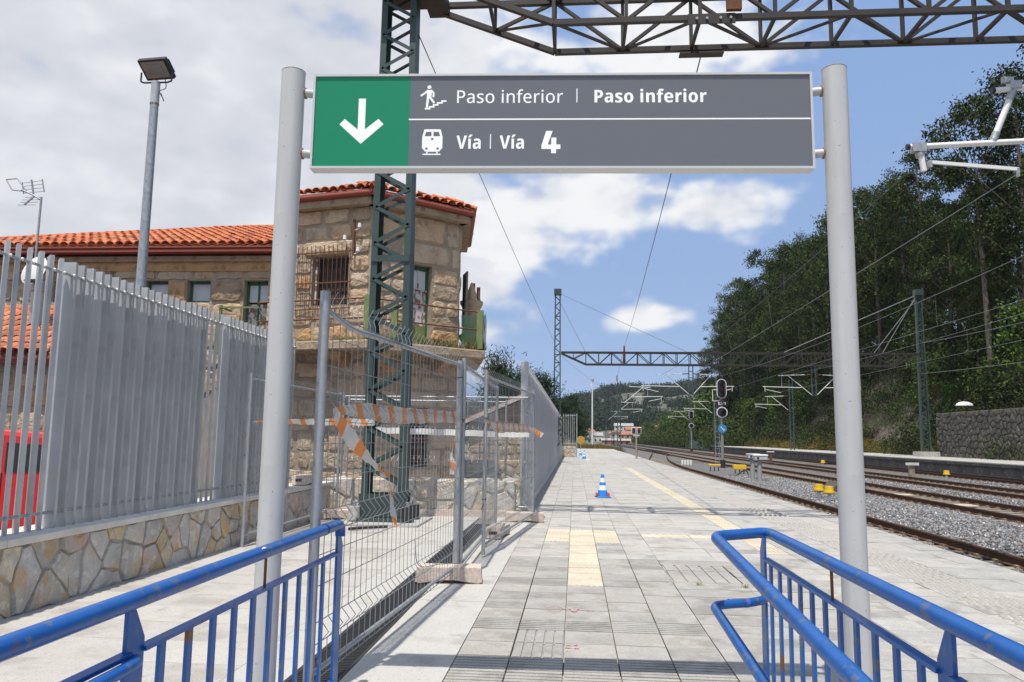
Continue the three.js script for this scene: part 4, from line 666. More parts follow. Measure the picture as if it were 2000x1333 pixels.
// wires
function wire(label, pts, r, mat = WIREM) { return tag(mesh('overhead_wire', [wireGeo(pts, r)], mat), label, 'wire', 'overhead wires'); }
wire('feeder wire from the middle of the near gantry to the far gantry insulator', sag(V(2.02, 7.5, -11.9), V(4.15, 9.1, FGZ), 0.35), 0.011);
wire('feeder wire from the far gantry insulator down to the small masts', sag(V(4.15, 9.0, FGZ), V(4.35, 7.7, -80), 0.1), 0.012);
wire('earth wire from the near green mast passing left of the sky to the far mast', sag(V(-2.55, 7.75, -11.5), V(-1.3, 8.35, FGZ), 0.1), 0.009);
wire('earth wire running on from the far mast over the small masts', sag(V(-1.2, 8.2, FGZ), V(5.62, 8.0, -115), 0.3), 0.012, WIREL);
const runs = [['nearest track', 6.5, 6.74, -11.45, 7.1, 6.6, FGZ, 6.5, 5.25, -11.45, 7.5, 5.3, FGZ], ['middle track', 12.3, 6.8, -11.45, 12.1, 6.6, FGZ, 12.3, 5.25, -11.45, 12.2, 5.3, FGZ], ['third track', 17.0, 6.8, -11.45, 17.0, 6.6, FGZ, 17.0, 5.25, -11.45, 17.0, 5.3, FGZ]];
for (const [n, ...a] of runs) { const m = sag(V(a[0], a[1], a[2]), V(a[3], a[4], a[5]), 0.55), k = sag(V(a[6], a[7], a[8]), V(a[9], a[10], a[11]), 0.05); wire(`messenger wire above the ${n} from gantry to gantry`, m, 0.009, n === 'nearest track' ? WIREM : WIREL); wire(`contact wire above the ${n} from gantry to gantry`, k, 0.008, WIREL); const dr = []; for (let i = 2; i < 14; i += 2) dr.push(rod(m[i], k[i], 0.004, 4)); tag(mesh('dropper_wires', dr, WIREL), `thin droppers hanging between the wires of the ${n}`, 'wire', 'overhead wires').userData.kind = 'stuff'; }
wire('upper wire crossing the hillside on the right', sag(V(30.5, 9.9, -20), V(28.4, 9.4, FGZ), 0.5), 0.018, WIREL); wire('lower wire crossing the hillside on the right', sag(V(30.5, 7.2, -20), V(28.4, 6.9, FGZ), 0.5), 0.018, WIREL);

// ================================================================ OLD STONE STATION BUILDING
R = mulberry(55);
const GUT = std({ color: C(0.27, 0.065, 0.04), roughness: 0.45 });
const GREENF = std({ map: tex(128, 0.5, (u, v) => mix3([0.02, 0.10, 0.045], [0.06, 0.15, 0.07], pf(u, v, 8, 4))), roughness: 0.6 });
const OLDG = std({ map: tex(256, 0.7, (u, v) => mix3([0.13, 0.19, 0.07], [0.24, 0.26, 0.11], pf(u, v, 6, 5))), roughness: 0.7 });
const PEEL = std({ map: tex(256, 0.6, (u, v) => mix3([0.62, 0.60, 0.58], [0.26, 0.16, 0.13], sstep(0.48, 0.6, pf(u, v * 0.5, 12, 5)))), roughness: 0.85 });
const DARKW = std({ map: tex(128, 0.5, (u, v) => mul([0.10, 0.085, 0.075], 0.5 + pf(u, v, 8, 4))), roughness: 0.9 });
function courses(w, h, y0, openings, hmin, hmax) { // coursed rubble blocks around openings [u0,u1,v0,v1]
  const br = [y0, h]; for (const o of openings) br.push(o[2], o[3]); br.sort((a, b) => a - b); const rowsY = []; for (let i = 0; i + 1 < br.length; i++) { const d = br[i + 1] - br[i]; if (d < 0.02) continue; const n = Math.max(1, Math.round(d / rr(hmin, hmax))); let cuts = [0]; for (let k = 1; k < n; k++) cuts.push((k + rr(-0.18, 0.18)) / n); cuts.push(1); for (let k = 0; k < n; k++) rowsY.push([br[i] + d * cuts[k], br[i] + d * cuts[k + 1]]); }
  const out = []; for (const [ya, yb] of rowsY) { let iv = [[0, w]]; for (const o of openings) if (yb > o[2] + 0.01 && ya < o[3] - 0.01) iv = iv.flatMap(([a, b]) => [[a, Math.min(b, o[0])], [Math.max(a, o[1]), b]].filter(([p, q]) => q - p > 0.03)); for (const [a, b] of iv) { let u = a; while (u < b - 0.02) { let ww = rr(0.7, 2.4) * (yb - ya); if (b - (u + ww) < 0.22) ww = b - u; out.push([u, Math.min(b, u + ww), ya, yb]); u += ww; } } }
  return out;
}
function blockPoly([a, b, c, d], gap) { const j = () => rr(0, gap * 1.6), w = b - a, h = d - c, k = Math.min(w, h) * rr(0.04, 0.24); const A = a + gap / 2 + j(), B = b - gap / 2 - j(), Cc = c + gap / 2 + j(), D = d - gap / 2 - j(); return [[A + k, Cc], [B - k * rr(0.5, 1.2), Cc + rr(0, 0.015)], [B, Cc + k], [B - rr(0, 0.015), D - k], [B - k, D], [A + k * rr(0.5, 1.2), D - rr(0, 0.015)], [A, D - k], [A + rr(0, 0.015), Cc + k]]; }
const tileCap = (() => { const g = new THREE.CylinderGeometry(0.085, 0.105, 0.46, 7, 1, true, 0, Math.PI); g.rotateX(-Math.PI / 2); g.rotateZ(Math.PI / 2); g.rotateY(0); const p = g.attributes.position; return g; })();
// roof tile whose axis runs along local +z (down slope), hump up
const tileUp = (() => { const P = [], idx = [], uv = [], n = 7; for (let k = 0; k < 2; k++) for (const rr0 of [0, 1]) { const z = rr0 ? 0.23 : -0.23, r = (rr0 ? 0.108 : 0.088) - k * 0.014; for (let i = 0; i < n; i++) { const a = Math.PI * i / (n - 1); P.push(Math.cos(a) * r, Math.sin(a) * r * 0.8 + (rr0 ? 0.016 : 0), z); uv.push(i * 0.05, rr0 * 0.46); } } const q = (a, b, c, d, f) => f ? idx.push(a, b, c, b, d, c) : idx.push(a, c, b, b, c, d); for (let i = 0; i + 1 < n; i++) { q(i, i + 1, n + i, n + i + 1, false); q(2 * n + i, 2 * n + i + 1, 3 * n + i, 3 * n + i + 1, true); q(n + i, n + i + 1, 3 * n + i, 3 * n + i + 1, false); } const g = new THREE.BufferGeometry(); g.setAttribute('position', new THREE.Float32BufferAttribute(P, 3)); g.setAttribute('uv', new THREE.Float32BufferAttribute(uv, 2)); g.setIndex(idx); const h = g.toNonIndexed(); h.computeVertexNormals(); return h; })();
const CHAN = TILES[3];
function tileField(roof, ox, oy, oz, ang, width, slopeLen, pitchAng, limit = 300, clip = () => true, colW = 0.235) { // local: u along eave, going up slope
  const cols = Math.floor(width / colW), rowsN = Math.floor(slopeLen / 0.36); const rest = []; let cnt = 0; const M = new THREE.Matrix4(), base = new THREE.Matrix4().makeTranslation(ox, oy, oz).multiply(new THREE.Matrix4().makeRotationY(ang)).multiply(new THREE.Matrix4().makeRotationX(pitchAng));
  for (let r = 0; r < rowsN; r++) for (let c = 0; c <= cols; c++) { if (!clip(c * colW, r * 0.36)) continue; M.copy(base).multiply(new THREE.Matrix4().makeTranslation(c * colW + rr(-0.008, 0.008), 0.035 + rr(0, 0.012), -0.36 * r - 0.17 + rr(-0.012, 0.012))).multiply(new THREE.Matrix4().makeRotationY(rr(-0.05, 0.05))); if (cnt < limit) { cnt++; const t = mesh('tile', tileUp, TILES[R() < 0.12 ? 3 : Math.floor(R() * 3)], roof); t.applyMatrix4(M); } else rest.push(tileUp.clone().applyMatrix4(M)); }
  if (rest.length) stuff(mesh('far_tiles', rest, TILES[0], roof));
  // under layer with troughs
  const P = [], K = []; const seg = cols * 4, n2 = 2; const g = new THREE.PlaneGeometry(width + 0.2, slopeLen, seg, 1); g.rotateX(-Math.PI / 2); const p = g.attributes.position; for (let i = 0; i < p.count; i++) { const u = p.getX(i) + width / 2; p.setY(i, -0.03 + 0.03 * Math.cos(2 * Math.PI * u / colW)); } g.translate(width / 2, 0, -slopeLen / 2 + 0.03); g.computeVertexNormals(); g.applyMatrix4(base); return boxUV(g);
}
{
  const B = thing('stone_station_building', 'old two-storey granite station building with orange tile roof and green balcony', 'building');
  const pts = [[-7.255, -17.591], [-4.739, -16.979], [-2.91, -18.61], [-3.45, -21.6]];
  const faceOf = i => { const [a, b] = [pts[i], pts[i + 1]]; const L = Math.hypot(b[0] - a[0], b[1] - a[1]); return { a, L, th: Math.atan2(-(b[1] - a[1]), b[0] - a[0]) }; };
  const place = (m, f) => { m.position.set(f.a[0], 0, f.a[1]); m.rotation.y = f.th; return m; };
  const wallWith = (f, h, y0, openings, hmin, hmax, y00 = -0.3) => {
    const s = new THREE.Shape([new THREE.Vector2(0, y00), new THREE.Vector2(f.L, y00), new THREE.Vector2(f.L, h), new THREE.Vector2(0, h)]); for (const o of openings) if (!(o[3] - o[2] < 0.6 && o[1] - o[0] > 1)) s.holes.push(new THREE.Path([new THREE.Vector2(o[0], o[2]), new THREE.Vector2(o[0], o[3]), new THREE.Vector2(o[1], o[3]), new THREE.Vector2(o[1], o[2])]));
    const g = new THREE.ExtrudeGeometry(s, { depth: 0.4, bevelEnabled: false }); g.translate(0, 0, -0.4); boxUV(g); const w = place(mesh('wall', g, BMORT, B), f);
    for (const b of courses(f.L, h, y0, openings, hmin, hmax)) mesh('stone', stoneGeo(blockPoly(b, 0.012), rr(0.015, 0.06), 0.035, 1, 0.78, 0.95), pick([...GRAN, GRAN[0], GRAN[2]]), w); return w;
  };
  const fL = faceOf(0), fR = faceOf(1), fB = faceOf(2);
  const winL = [1.05, 2.02, 4.3, 5.47], doorR = [1.06, 1.66, 3.4, 5.40], lowR = [1.0, 1.7, 0.55, 1.95], lowL = [0.3, 1.1, 0.0, 2.1];
  const wL = wallWith(fL, 6.62, 0, [winL, [0.72, 2.12, 5.48, 5.86]], 0.34, 0.5), wR = wallWith(fR, 6.62, 0, [doorR, lowR, [0.78, 2.2, 5.41, 5.95], [0.8, 1.9, 1.96, 2.35]], 0.34, 0.5);
  for (const [w, b] of [[wL, [0.72, 2.12, 5.48, 5.86]], [wR, [0.78, 2.2, 5.41, 5.95]], [wR, [0.8, 1.9, 1.96, 2.35]]]) mesh('lintel', stoneGeo(blockPoly(b, 0.012), 0.05, 0.01), GRAN[5], w); wallWith(fB, 6.62, 0, [], 0.4, 0.6);
  // back of the block so light does not leak through
  mesh('wall', [span(-7.3, -3.4, -0.3, 6.6, -21.9, -21.6), span(-7.24, -7.0, -0.3, 6.6, -21.9, -17.75)], BMORT, B);
  mesh('inner_room', [span(-6.8, -4.4, 3.2, 3.3, -21, -18.2)], DARKW, B);
  const part = (n, f) => { const g = new THREE.Group(); g.name = n; B.add(g); return place(g, f); };
  { // barred window on the left face
    const w = part('window', fL); mesh('shutter', [box(0.97, 1.17, 0.04, 1.535, 4.885, -0.26)], DARKW, w); for (let i = 0; i < 7; i++) mesh('inner_bar', [box(0.025, 1.12, 0.02, 1.18 + i * 0.13, 4.88, -0.2)], BLACKP, w); mesh('inner_bar', [box(0.9, 0.03, 0.02, 1.55, 5.3, -0.19), box(0.9, 0.03, 0.02, 1.55, 4.75, -0.19)], BLACKP, w); mesh('jamb_strip', [box(0.05, 1.15, 0.03, 1.1, 4.88, -0.1)], PEEL, w);
    const g = part('window_grille', fL); for (let i = 0; i < 13; i++) mesh('bar', [rod(V(0.70 + i * 0.118, 4.05, 0.1), V(0.70 + i * 0.118, 5.72, 0.1), 0.010, 6)], RUST, g); for (const y of [5.55, 4.82, 4.2]) mesh('cross_bar', [box(1.5, 0.03, 0.012, 1.41, y, 0.1)], RUST, g);
    const q = part('insulator_rack', fL); mesh('bracket', [box(0.05, 0.85, 0.05, 2.2, 5.86, 0.12)], RUST, q); for (const [x, y] of [[2.36, 6.12], [2.34, 5.55], [1.98, 5.86]]) mesh('insulator', [new THREE.CylinderGeometry(0.035, 0.045, 0.1, 10).translate(x, y, 0.16), rod(V(x, y - 0.08, 0.16), V(2.2, y - 0.1, 0.12), 0.012, 6)], WHITEP, q);
  }
  { // balcony door on the right face
    const d = part('balcony_door', fR); mesh('frame', [box(0.09, 2.0, 0.06, 1.105, 4.4, -0.2), box(0.06, 2.0, 0.06, 1.63, 4.4, -0.2), box(0.6, 0.1, 0.06, 1.36, 5.35, -0.2)], GREENF, d); mesh('pane', [box(0.19, 0.46, 0.02, 1.265, 5.06, -0.2), box(0.19, 0.46, 0.02, 1.49, 5.06, -0.2)], PANEW, d); mesh('glazing_bar', [box(0.035, 0.5, 0.04, 1.377, 5.06, -0.19), box(0.48, 0.035, 0.05, 1.377, 4.80, -0.185)], PEEL, d); mesh('door_panel', [box(0.47, 0.85, 0.03, 1.377, 4.36, -0.2)], PEEL, d); mesh('lower_panel', [box(0.5, 0.56, 0.04, 1.36, 3.65, -0.19)], OLDG, d);
    const w = part('window', fR); mesh('pane', [box(0.68, 1.38, 0.03, 1.35, 1.25, -0.28)], GLASS, w); for (let i = 0; i < 6; i++) mesh('bar', [rod(V(1.06 + i * 0.118, 0.58, -0.08), V(1.06 + i * 0.118, 1.92, -0.08), 0.011, 6)], RUST, w); for (const y of [0.75, 1.2, 1.65]) mesh('cross_bar', [box(0.7, 0.03, 0.012, 1.35, y, -0.08)], RUST, w); mesh('red_sign_strip', [box(0.34, 0.06, 0.02, 1.05, 1.92, 0.03)], std({ color: C(0.6, 0.03, 0.06), roughness: 0.5 }), w);
  }
  // cornice, gutters, block roof
  const eave = [[-6.98, -17.216], [-4.657, -16.65], [-2.58, -18.5], [-3.12, -21.6]];
  const rf = new THREE.Group(); rf.name = 'roof'; B.add(rf); const ridge = V(-5.6, 7.75, -19.6);
  for (let i = 0; i < 3; i++) { const [a, b] = [eave[i], eave[i + 1]], L = Math.hypot(b[0] - a[0], b[1] - a[1]), th = Math.atan2(-(b[1] - a[1]), b[0] - a[0]);
    const c1 = mesh('cornice', [box(L - 0.12, 0.16, 0.3, L / 2, 6.68, -0.19)], GRAN[4], B); c1.position.set(a[0], 0, a[1]); c1.rotation.y = th;
    const gt = mesh('gutter', [rod(V(-0.02, 6.84, 0.02), V(L + 0.02, 6.84, 0.02), 0.062, 10), box(L + 0.04, 0.05, 0.28, L / 2, 6.79, -0.14), box(L + 0.04, 0.03, 0.05, L / 2, 6.90, 0.03)], GUT, B); gt.position.set(a[0], 0, a[1]); gt.rotation.y = th;
    const lay = tileField(rf, a[0], 6.93, a[1], th, L, 1.5, 0.33, 300, (u, v) => v < 0.75 * Math.min(u + 0.35, L - u + 0.35) * 1.9); mesh('under_tiles', lay, CHAN, rf);
  }
  mesh('hip_tile', [rod(V(-4.657, 7.02, -16.72), ridge, 0.11, 8)], TILES[1], rf);
  { const P = []; const E3 = eave.map(([x, z]) => V(x, 6.88, z)); E3.push(V(-7.4, 6.88, -21.8)); for (let i = 0; i < 5; i++) { const a = E3[i], b = E3[(i + 1) % 5]; P.push(a.x, a.y, a.z, b.x, b.y, b.z, ridge.x, ridge.y, ridge.z); } const g = new THREE.BufferGeometry(); g.setAttribute('position', new THREE.Float32BufferAttribute(P, 3)); g.computeVertexNormals(); mesh('roof_deck', boxUV(g), CHAN, rf); }
  // balcony slab that wraps the two faces
  const bo = [[-7.432, -16.863], [-4.534, -16.157], [-2.22, -18.26], [-2.80, -21.45]]; const inn = pts;
  { const s = new THREE.Shape([...bo, ...inn.slice().reverse()].map(([x, z]) => new THREE.Vector2(x, -z))); const g = new THREE.ExtrudeGeometry(s, { depth: 0.15, bevelEnabled: true, bevelThickness: 0.03, bevelSize: 0.03, bevelSegments: 2 }); g.rotateX(-Math.PI / 2); g.translate(0, 3.18, 0); const bal = mesh('balcony_slab', boxUV(g), GRAN[1], B);
    // moss and weeds that grow on the slab edge
    const gs = []; for (let i = 0; i < 150; i++) { const t = R(), e = Math.floor(R() * 3), a = bo[e], b = bo[e + 1]; gs.push(tuft(16, 0.09, e > 0 ? 0.26 : 0.12, [[0.10, 0.13, 0.04], [0.22, 0.20, 0.08], [0.16, 0.15, 0.07]]).translate(lerp(a[0], b[0], t) - 0.06, 3.36, lerp(a[1], b[1], t) - 0.08)); } stuff(mesh('weeds', gs, LEAFM, bal)); }
  { const s2 = []; for (let i = 0; i < 2; i++) { const f = i ? fR : fL; for (let k = 0; k < 2; k++) { const m = mesh('corbel', prism([[0, 2.85], [0, 3.14], [0.6, 3.14], [0.5, 3.02], [0.1, 2.85]], 0.22, 0.01), GRAN[3], B); m.position.set(f.a[0], 0, f.a[1]); m.rotation.y = f.th - Math.PI / 2; const u = 0.3 + k * (f.L - 0.75), ux = Math.cos(f.th), uz = -Math.sin(f.th); m.position.x += ux * u; m.position.z += uz * u; } } }
  const BR = new THREE.Group(); BR.name = 'balcony_railing'; B.add(BR);
  for (let i = 0; i < 3; i++) { const a = bo[i], b = bo[i + 1]; const A = V(a[0], 0, a[1]).lerp(V(-5, 0, -19), 0.035), Bq = V(b[0], 0, b[1]).lerp(V(-5, 0, -19), 0.035); for (const y of [4.3, 3.86]) mesh('rail', [rod(V(A.x, y, A.z), V(Bq.x, y, Bq.z), 0.018, 8)], RUST, BR); mesh('rail_post', [box(0.15, 0.95, 0.15, Bq.x, 3.87, Bq.z)], OLDG, BR); if (i === 1) { const q = A.clone().lerp(Bq, 0.22); mesh('rail_post', [box(0.14, 0.92, 0.14, q.x, 3.82, q.z)], OLDG, BR); } }
  { const a = bo[2], b = bo[3]; const n = new THREE.MeshPhysicalMaterial({ color: C(0.05, 0.16, 0.09), roughness: 0.9, transparent: true, opacity: 0.5, side: THREE.DoubleSide }); const g = new THREE.PlaneGeometry(1, 0.9, 12, 4); const p = g.attributes.position; for (let i = 0; i < p.count; i++) p.setZ(i, rr(-0.03, 0.03)); g.computeVertexNormals(); const L = Math.hypot(b[0] - a[0], b[1] - a[1]); g.scale(L, 1, 1); const m = mesh('safety_net', g, n, BR); m.position.set((a[0] + b[0]) / 2 + 0.06, 3.84, (a[1] + b[1]) / 2); m.rotation.y = Math.atan2(-(b[1] - a[1]), b[0] - a[0]);
    const h = mesh('safety_net', new THREE.PlaneGeometry(0.62, 0.85, 8, 3), n, BR); h.position.set(-2.5, 3.83, -18.42); h.rotation.y = 0.1; }
  // carved coat of arms bracket and shutter at the right end
  { const g = new THREE.Group(); g.name = 'carved_bracket'; B.add(g); const lathe = new THREE.LatheGeometry([[0, 3.35], [0.05, 3.5], [0.30, 3.78], [0.32, 3.9], [0.24, 3.95], [0.22, 4.2], [0.25, 4.3], [0.20, 4.55], [0.30, 4.72], [0.31, 4.8], [0.12, 4.85], [0.14, 4.98], [0.03, 5.3], [0.0, 5.32]].map(([x, y]) => new THREE.Vector2(x, y)), 10); lathe.translate(-2.72, 0, -19.6); mesh('pedestal', [lathe], GRAN[2], g); mesh('spike', [new THREE.ConeGeometry(0.06, 0.35, 4).translate(-2.55, 5.0, -19.7)], GRAN[1], g);
    const s = mesh('open_shutter', [box(0.04, 1.35, 0.5, -2.80, 4.75, -18.95, 0.35)], DARKW, B); const dp = mesh('downpipe', [rod(V(-2.72, 4.7, -19.9), V(-2.72, 5.35, -19.9), 0.05, 10), rod(V(-2.62, 4.7, -20.2), V(-2.62, 5.3, -20.2), 0.05, 10)], GUT, B); }
  // wing to the left
  const fW = { a: [-17.0, -17.62], L: 9.8, th: 0 }; const uw = x => x + 17.0; const wins = [[uw(-9.465), uw(-8.872), 4.44, 4.98], [uw(-10.55), uw(-9.95), 4.44, 4.98], [uw(-8.02), uw(-7.42), 3.3, 4.98], [uw(-12.9), uw(-12.3), 4.44, 4.98]];
  wallWith(fW, 5.42, 2.2, wins, 0.36, 0.56);
  for (const o of wins) { const w = part('window', fW); const x = (o[0] + o[1]) / 2, y = (o[2] + o[3]) / 2, ww = o[1] - o[0], hh = o[3] - o[2]; if (hh > 1) { mesh('pane', [box(0.22, 0.42, 0.02, x - 0.13, 4.68, -0.22), box(0.22, 0.42, 0.02, x + 0.13, 4.68, -0.22)], PANEW, w); mesh('frame', [box(0.05, hh, 0.05, x - ww / 2 + 0.03, y, -0.2), box(0.05, hh, 0.05, x + ww / 2 - 0.03, y, -0.2), box(ww, 0.06, 0.05, x, 4.94, -0.2), box(0.04, hh, 0.05, x, y, -0.2)], GREENF, w); mesh('door_panel', [box(ww - 0.1, 1.1, 0.03, x, 3.87, -0.22)], PEEL, w); } else { mesh('frame', [box(0.06, hh, 0.05, x - ww / 2 + 0.03, y, -0.2), box(0.06, hh, 0.05, x + ww / 2 - 0.03, y, -0.2), box(ww - 0.12, 0.06, 0.05, x, o[3] - 0.03, -0.2), box(ww - 0.12, 0.06, 0.05, x, o[2] + 0.03, -0.2)], GREENF, w); mesh('pane', [box(ww - 0.12, hh - 0.12, 0.02, x, y, -0.21)], PANEW, w); } }
  mesh('wing_balcony', [span(-8.3, -7.3, 3.1, 3.3, -17.6, -16.9), box(0.06, 0.95, 0.06, -8.25, 3.78, -16.95), box(0.95, 0.04, 0.04, -7.8, 4.2, -16.95), box(0.04, 0.04, 0.6, -8.25, 4.2, -17.2)], OLDG, B);
  mesh('cornice', [span(-17, -7.22, 5.42, 5.55, -17.95, -17.45)], GRAN[4], B); mesh('cornice', [span(-17, -7.24, 5.2, 5.42, -17.9, -17.55)], GRAN[3], B);
  mesh('gutter', [rod(V(-17, 5.66, -17.3), V(-7.2, 5.66, -17.3), 0.062, 10), span(-17, -7.2, 5.60, 5.64, -17.6, -17.2), span(-17, -7.2, 5.70, 5.74, -17.28, -17.2)], GUT, B);
  const lay = tileField(rf, -16.9, 5.76, -17.28, 0, 9.75, 5.6, 0.345, 300, (u, v) => v < 0.55 + Math.max(0, u) * 0.78); 
  { const g = new THREE.BufferGeometry(); const P = [[-17.2, 5.70, -17.25], [-7.1, 5.70, -17.25], [-7.1, 7.62, -22.6], [-10.2, 7.62, -22.6]]; const t = [0, 1, 2, 0, 2, 3].flatMap(i => P[i]); g.setAttribute('position', new THREE.Float32BufferAttribute(t, 3)); g.computeVertexNormals(); mesh('under_tiles', boxUV(g), CHAN, rf); mesh('hip_tile', [rod(V(-17.1, 5.82, -17.3), V(-10.2, 7.70, -22.6), 0.1, 8)], TILES[1], rf); mesh('ridge_tile', [rod(V(-10.3, 7.70, -22.6), V(-7.1, 7.70, -22.6), 0.1, 8)], TILES[1], rf);
    mesh('wall', [span(-16.9, -7.3, -0.3, 5.4, -27.0, -26.8), span(-17.2, -16.9, -0.3, 5.4, -27.0, -17.7)], BMORT, B); const h = new THREE.BufferGeometry(); const Q = [[-7.1, 5.7, -27.2], [-17.2, 5.7, -27.2], [-10.2, 7.62, -22.6], [-7.1, 7.62, -22.6]]; h.setAttribute('position', new THREE.Float32BufferAttribute([0, 1, 2, 0, 2, 3].flatMap(i => Q[i]).concat([-17.2, 5.7, -27.2, -17.2, 5.7, -17.25, -10.2, 7.62, -22.6]), 3)); h.computeVertexNormals(); mesh('under_tiles', boxUV(h), CHAN, rf); }
}
{ // small annex with a bright tile roof, far left
  const a = thing('roofed_annex', 'low stone annex with bright orange tile roof behind the slat fence', 'building'); mesh('wall', [span(-14.5, -9.55, -0.3, 2.5, -15.8, -13.25)], BMORT, a); for (const b of courses(4.9, 2.4, 0, [], 0.35, 0.5)) { const m = mesh('stone', stoneGeo(blockPoly(b, 0.03), 0.03, 0.02), pick(GRAN), a); m.position.set(-14.5, 0, -13.25); }
  mesh('gutter', [rod(V(-14.5, 2.58, -12.95), V(-9.42, 2.58, -12.95), 0.055, 10), span(-14.5, -9.45, 2.5, 2.55, -13.3, -12.95)], GUT, a); const rf = new THREE.Group(); rf.name = 'roof'; a.add(rf); const lay = tileField(rf, -14.5, 2.66, -12.92, 0, 5.05, 2.6, 0.45, 300); mesh('under_tiles', lay, CHAN, rf); mesh('verge', [box(0.06, 0.12, 2.75, -9.36, 3.22, -14.1, 0, 0.45)], TILES[2], rf); mesh('ridge_tile', [rod(V(-14.5, 3.86, -15.3), V(-9.4, 3.86, -15.3), 0.1, 8)], TILES[1], rf);
}
{ // roof antenna, satellite dish on a flue
  const a = thing('tv_antenna', 'grey television aerial with a looped boom on a thin mast above the tile roof', 'antenna'); const z = -16.5, k = 16.5 / 16; const P = (x, y) => V(x * k, 1.3 + (y - 1.3) * k, z); mesh('mast', [rod(P(-12.22, 4.9), P(-12.22, 6.6), 0.026, 10)], GALV, a);
  mesh('boom', [tube([P(-12.25, 6.55), P(-12.45, 6.66), P(-12.72, 6.78)], 0.02, 6)], GALVD, a); mesh('boom_loop', [wireGeo([P(-12.6, 6.76), P(-12.85, 7.05), P(-13.12, 7.03), P(-12.95, 6.78), P(-12.6, 6.74)], 0.014)], GALVD, a);
  const rf = mesh('reflector', [bar(P(-12.42, 6.68), P(-12.5, 7.02), 0.03, 0.03), bar(P(-12.16, 6.72), P(-12.24, 7.03), 0.02, 0.02), bar(P(-12.66, 6.68), P(-12.72, 6.96), 0.02, 0.02), ...[0, 1, 2, 3].map(i => rod(P(-12.66 - i * 0.016, 6.70 + i * 0.08), P(-12.16 - i * 0.02, 6.74 + i * 0.085), 0.007, 5))], GALVD, a); mesh('reflector', [bar(P(-12.4, 6.62), P(-12.62, 6.42), 0.03, 0.03), ...[0, 1, 2, 3].map(i => rod(P(-12.62 - i * 0.05, 6.6 - i * 0.06), P(-12.2 - i * 0.05, 6.6 - i * 0.06), 0.007, 5))], GALVD, a);
  const f = thing('flue_pipe', 'grey metal flue pipe rising from the annex roof', 'flue'); mesh('pipe', [rod(V(-10.75, 3.0, -14.3), V(-10.75, 4.1, -14.3), 0.16, 16)], GALV, f); mesh('cowl', [new THREE.CylinderGeometry(0.21, 0.19, 0.2, 16).translate(-10.75, 4.16, -14.3)], GALV, f);
  const d = thing('satellite_dish', 'white satellite dish beside the flue pipe above the annex roof', 'satellite dish'); const dish = new THREE.SphereGeometry(0.9, 20, 6, 0, 6.2832, 0, 0.36); dish.translate(0, -0.9, 0); dish.rotateX(Math.PI / 2 - 0.3); dish.rotateY(-0.25); dish.translate(-10.72, 4.46, -13.95); const m = mesh('dish', [dish], std({ color: C(0.72, 0.72, 0.70), roughness: 0.5, side: THREE.DoubleSide }), d); mesh('arm', [rod(V(-10.8, 4.22, -13.9), V(-10.3, 4.12, -13.5), 0.02, 6), box(0.25, 0.06, 0.08, -10.3, 4.12, -13.5)], RUBBER, d); mesh('wall_bracket', [rod(V(-10.75, 4.3, -14.0), V(-10.75, 4.1, -14.28), 0.02, 6)], GALVD, d);
}
{ // floodlight pole
  const f = thing('floodlight_pole', 'tall galvanised pole topped by a square black floodlight behind the left fence', 'floodlight'), x = -5.745, z = -9.5; mesh('pole', [rod(V(x, -0.25, z), V(x, 5.78, z), 0.075, 18, 0.055)], GALV, f); mesh('pole_cap', [rod(V(x, 5.74, z), V(x, 6.06, z), 0.058, 18)], SLAT[2], f); mesh('joint_rust', [rod(V(x, 5.73, z), V(x, 5.75, z), 0.060, 18)], RUSTY, f);
  const h = new THREE.Group(); h.name = 'lamp_head'; f.add(h); h.position.set(x, 6.22, z); h.rotation.set(0.62, 0.25, 0, 'YXZ'); mesh('housing', [rbox(0.42, 0.30, 0.07, 0.01, 0, 0.02, -0.02), rbox(0.34, 0.2, 0.10, 0.01, 0, 0, -0.09)], BLACKP, h); mesh('reflector', [box(0.35, 0.235, 0.012, 0, 0.025, 0.014)], std({ color: C(0.30, 0.29, 0.25), roughness: 0.3, metalness: 0.3 }), h); mesh('lens', [box(0.21, 0.13, 0.006, 0, 0.04, 0.024)], std({ color: C(0.24, 0.24, 0.22), roughness: 0.15 }), h);
  h.rotation.set(0.95, -0.1, 0.0, 'YXZ'); mesh('yoke', [wireGeo([V(x - 0.22, 6.2, z), V(x - 0.22, 6.07, z), V(x - 0.17, 6.05, z), V(x + 0.17, 6.05, z), V(x + 0.22, 6.07, z), V(x + 0.22, 6.2, z)], 0.012)], BLACKP, f); mesh('cable', [tube([V(x + 0.12, 6.12, z), V(x + 0.16, 5.95, z + 0.03), V(x + 0.09, 5.9, z + 0.05), V(x + 0.14, 5.8, z + 0.04), V(x + 0.15, 5.76, z + 0.03), V(x + 0.1, 5.88, z + 0.03)], 0.006, 6)], BLACKP, f);
}
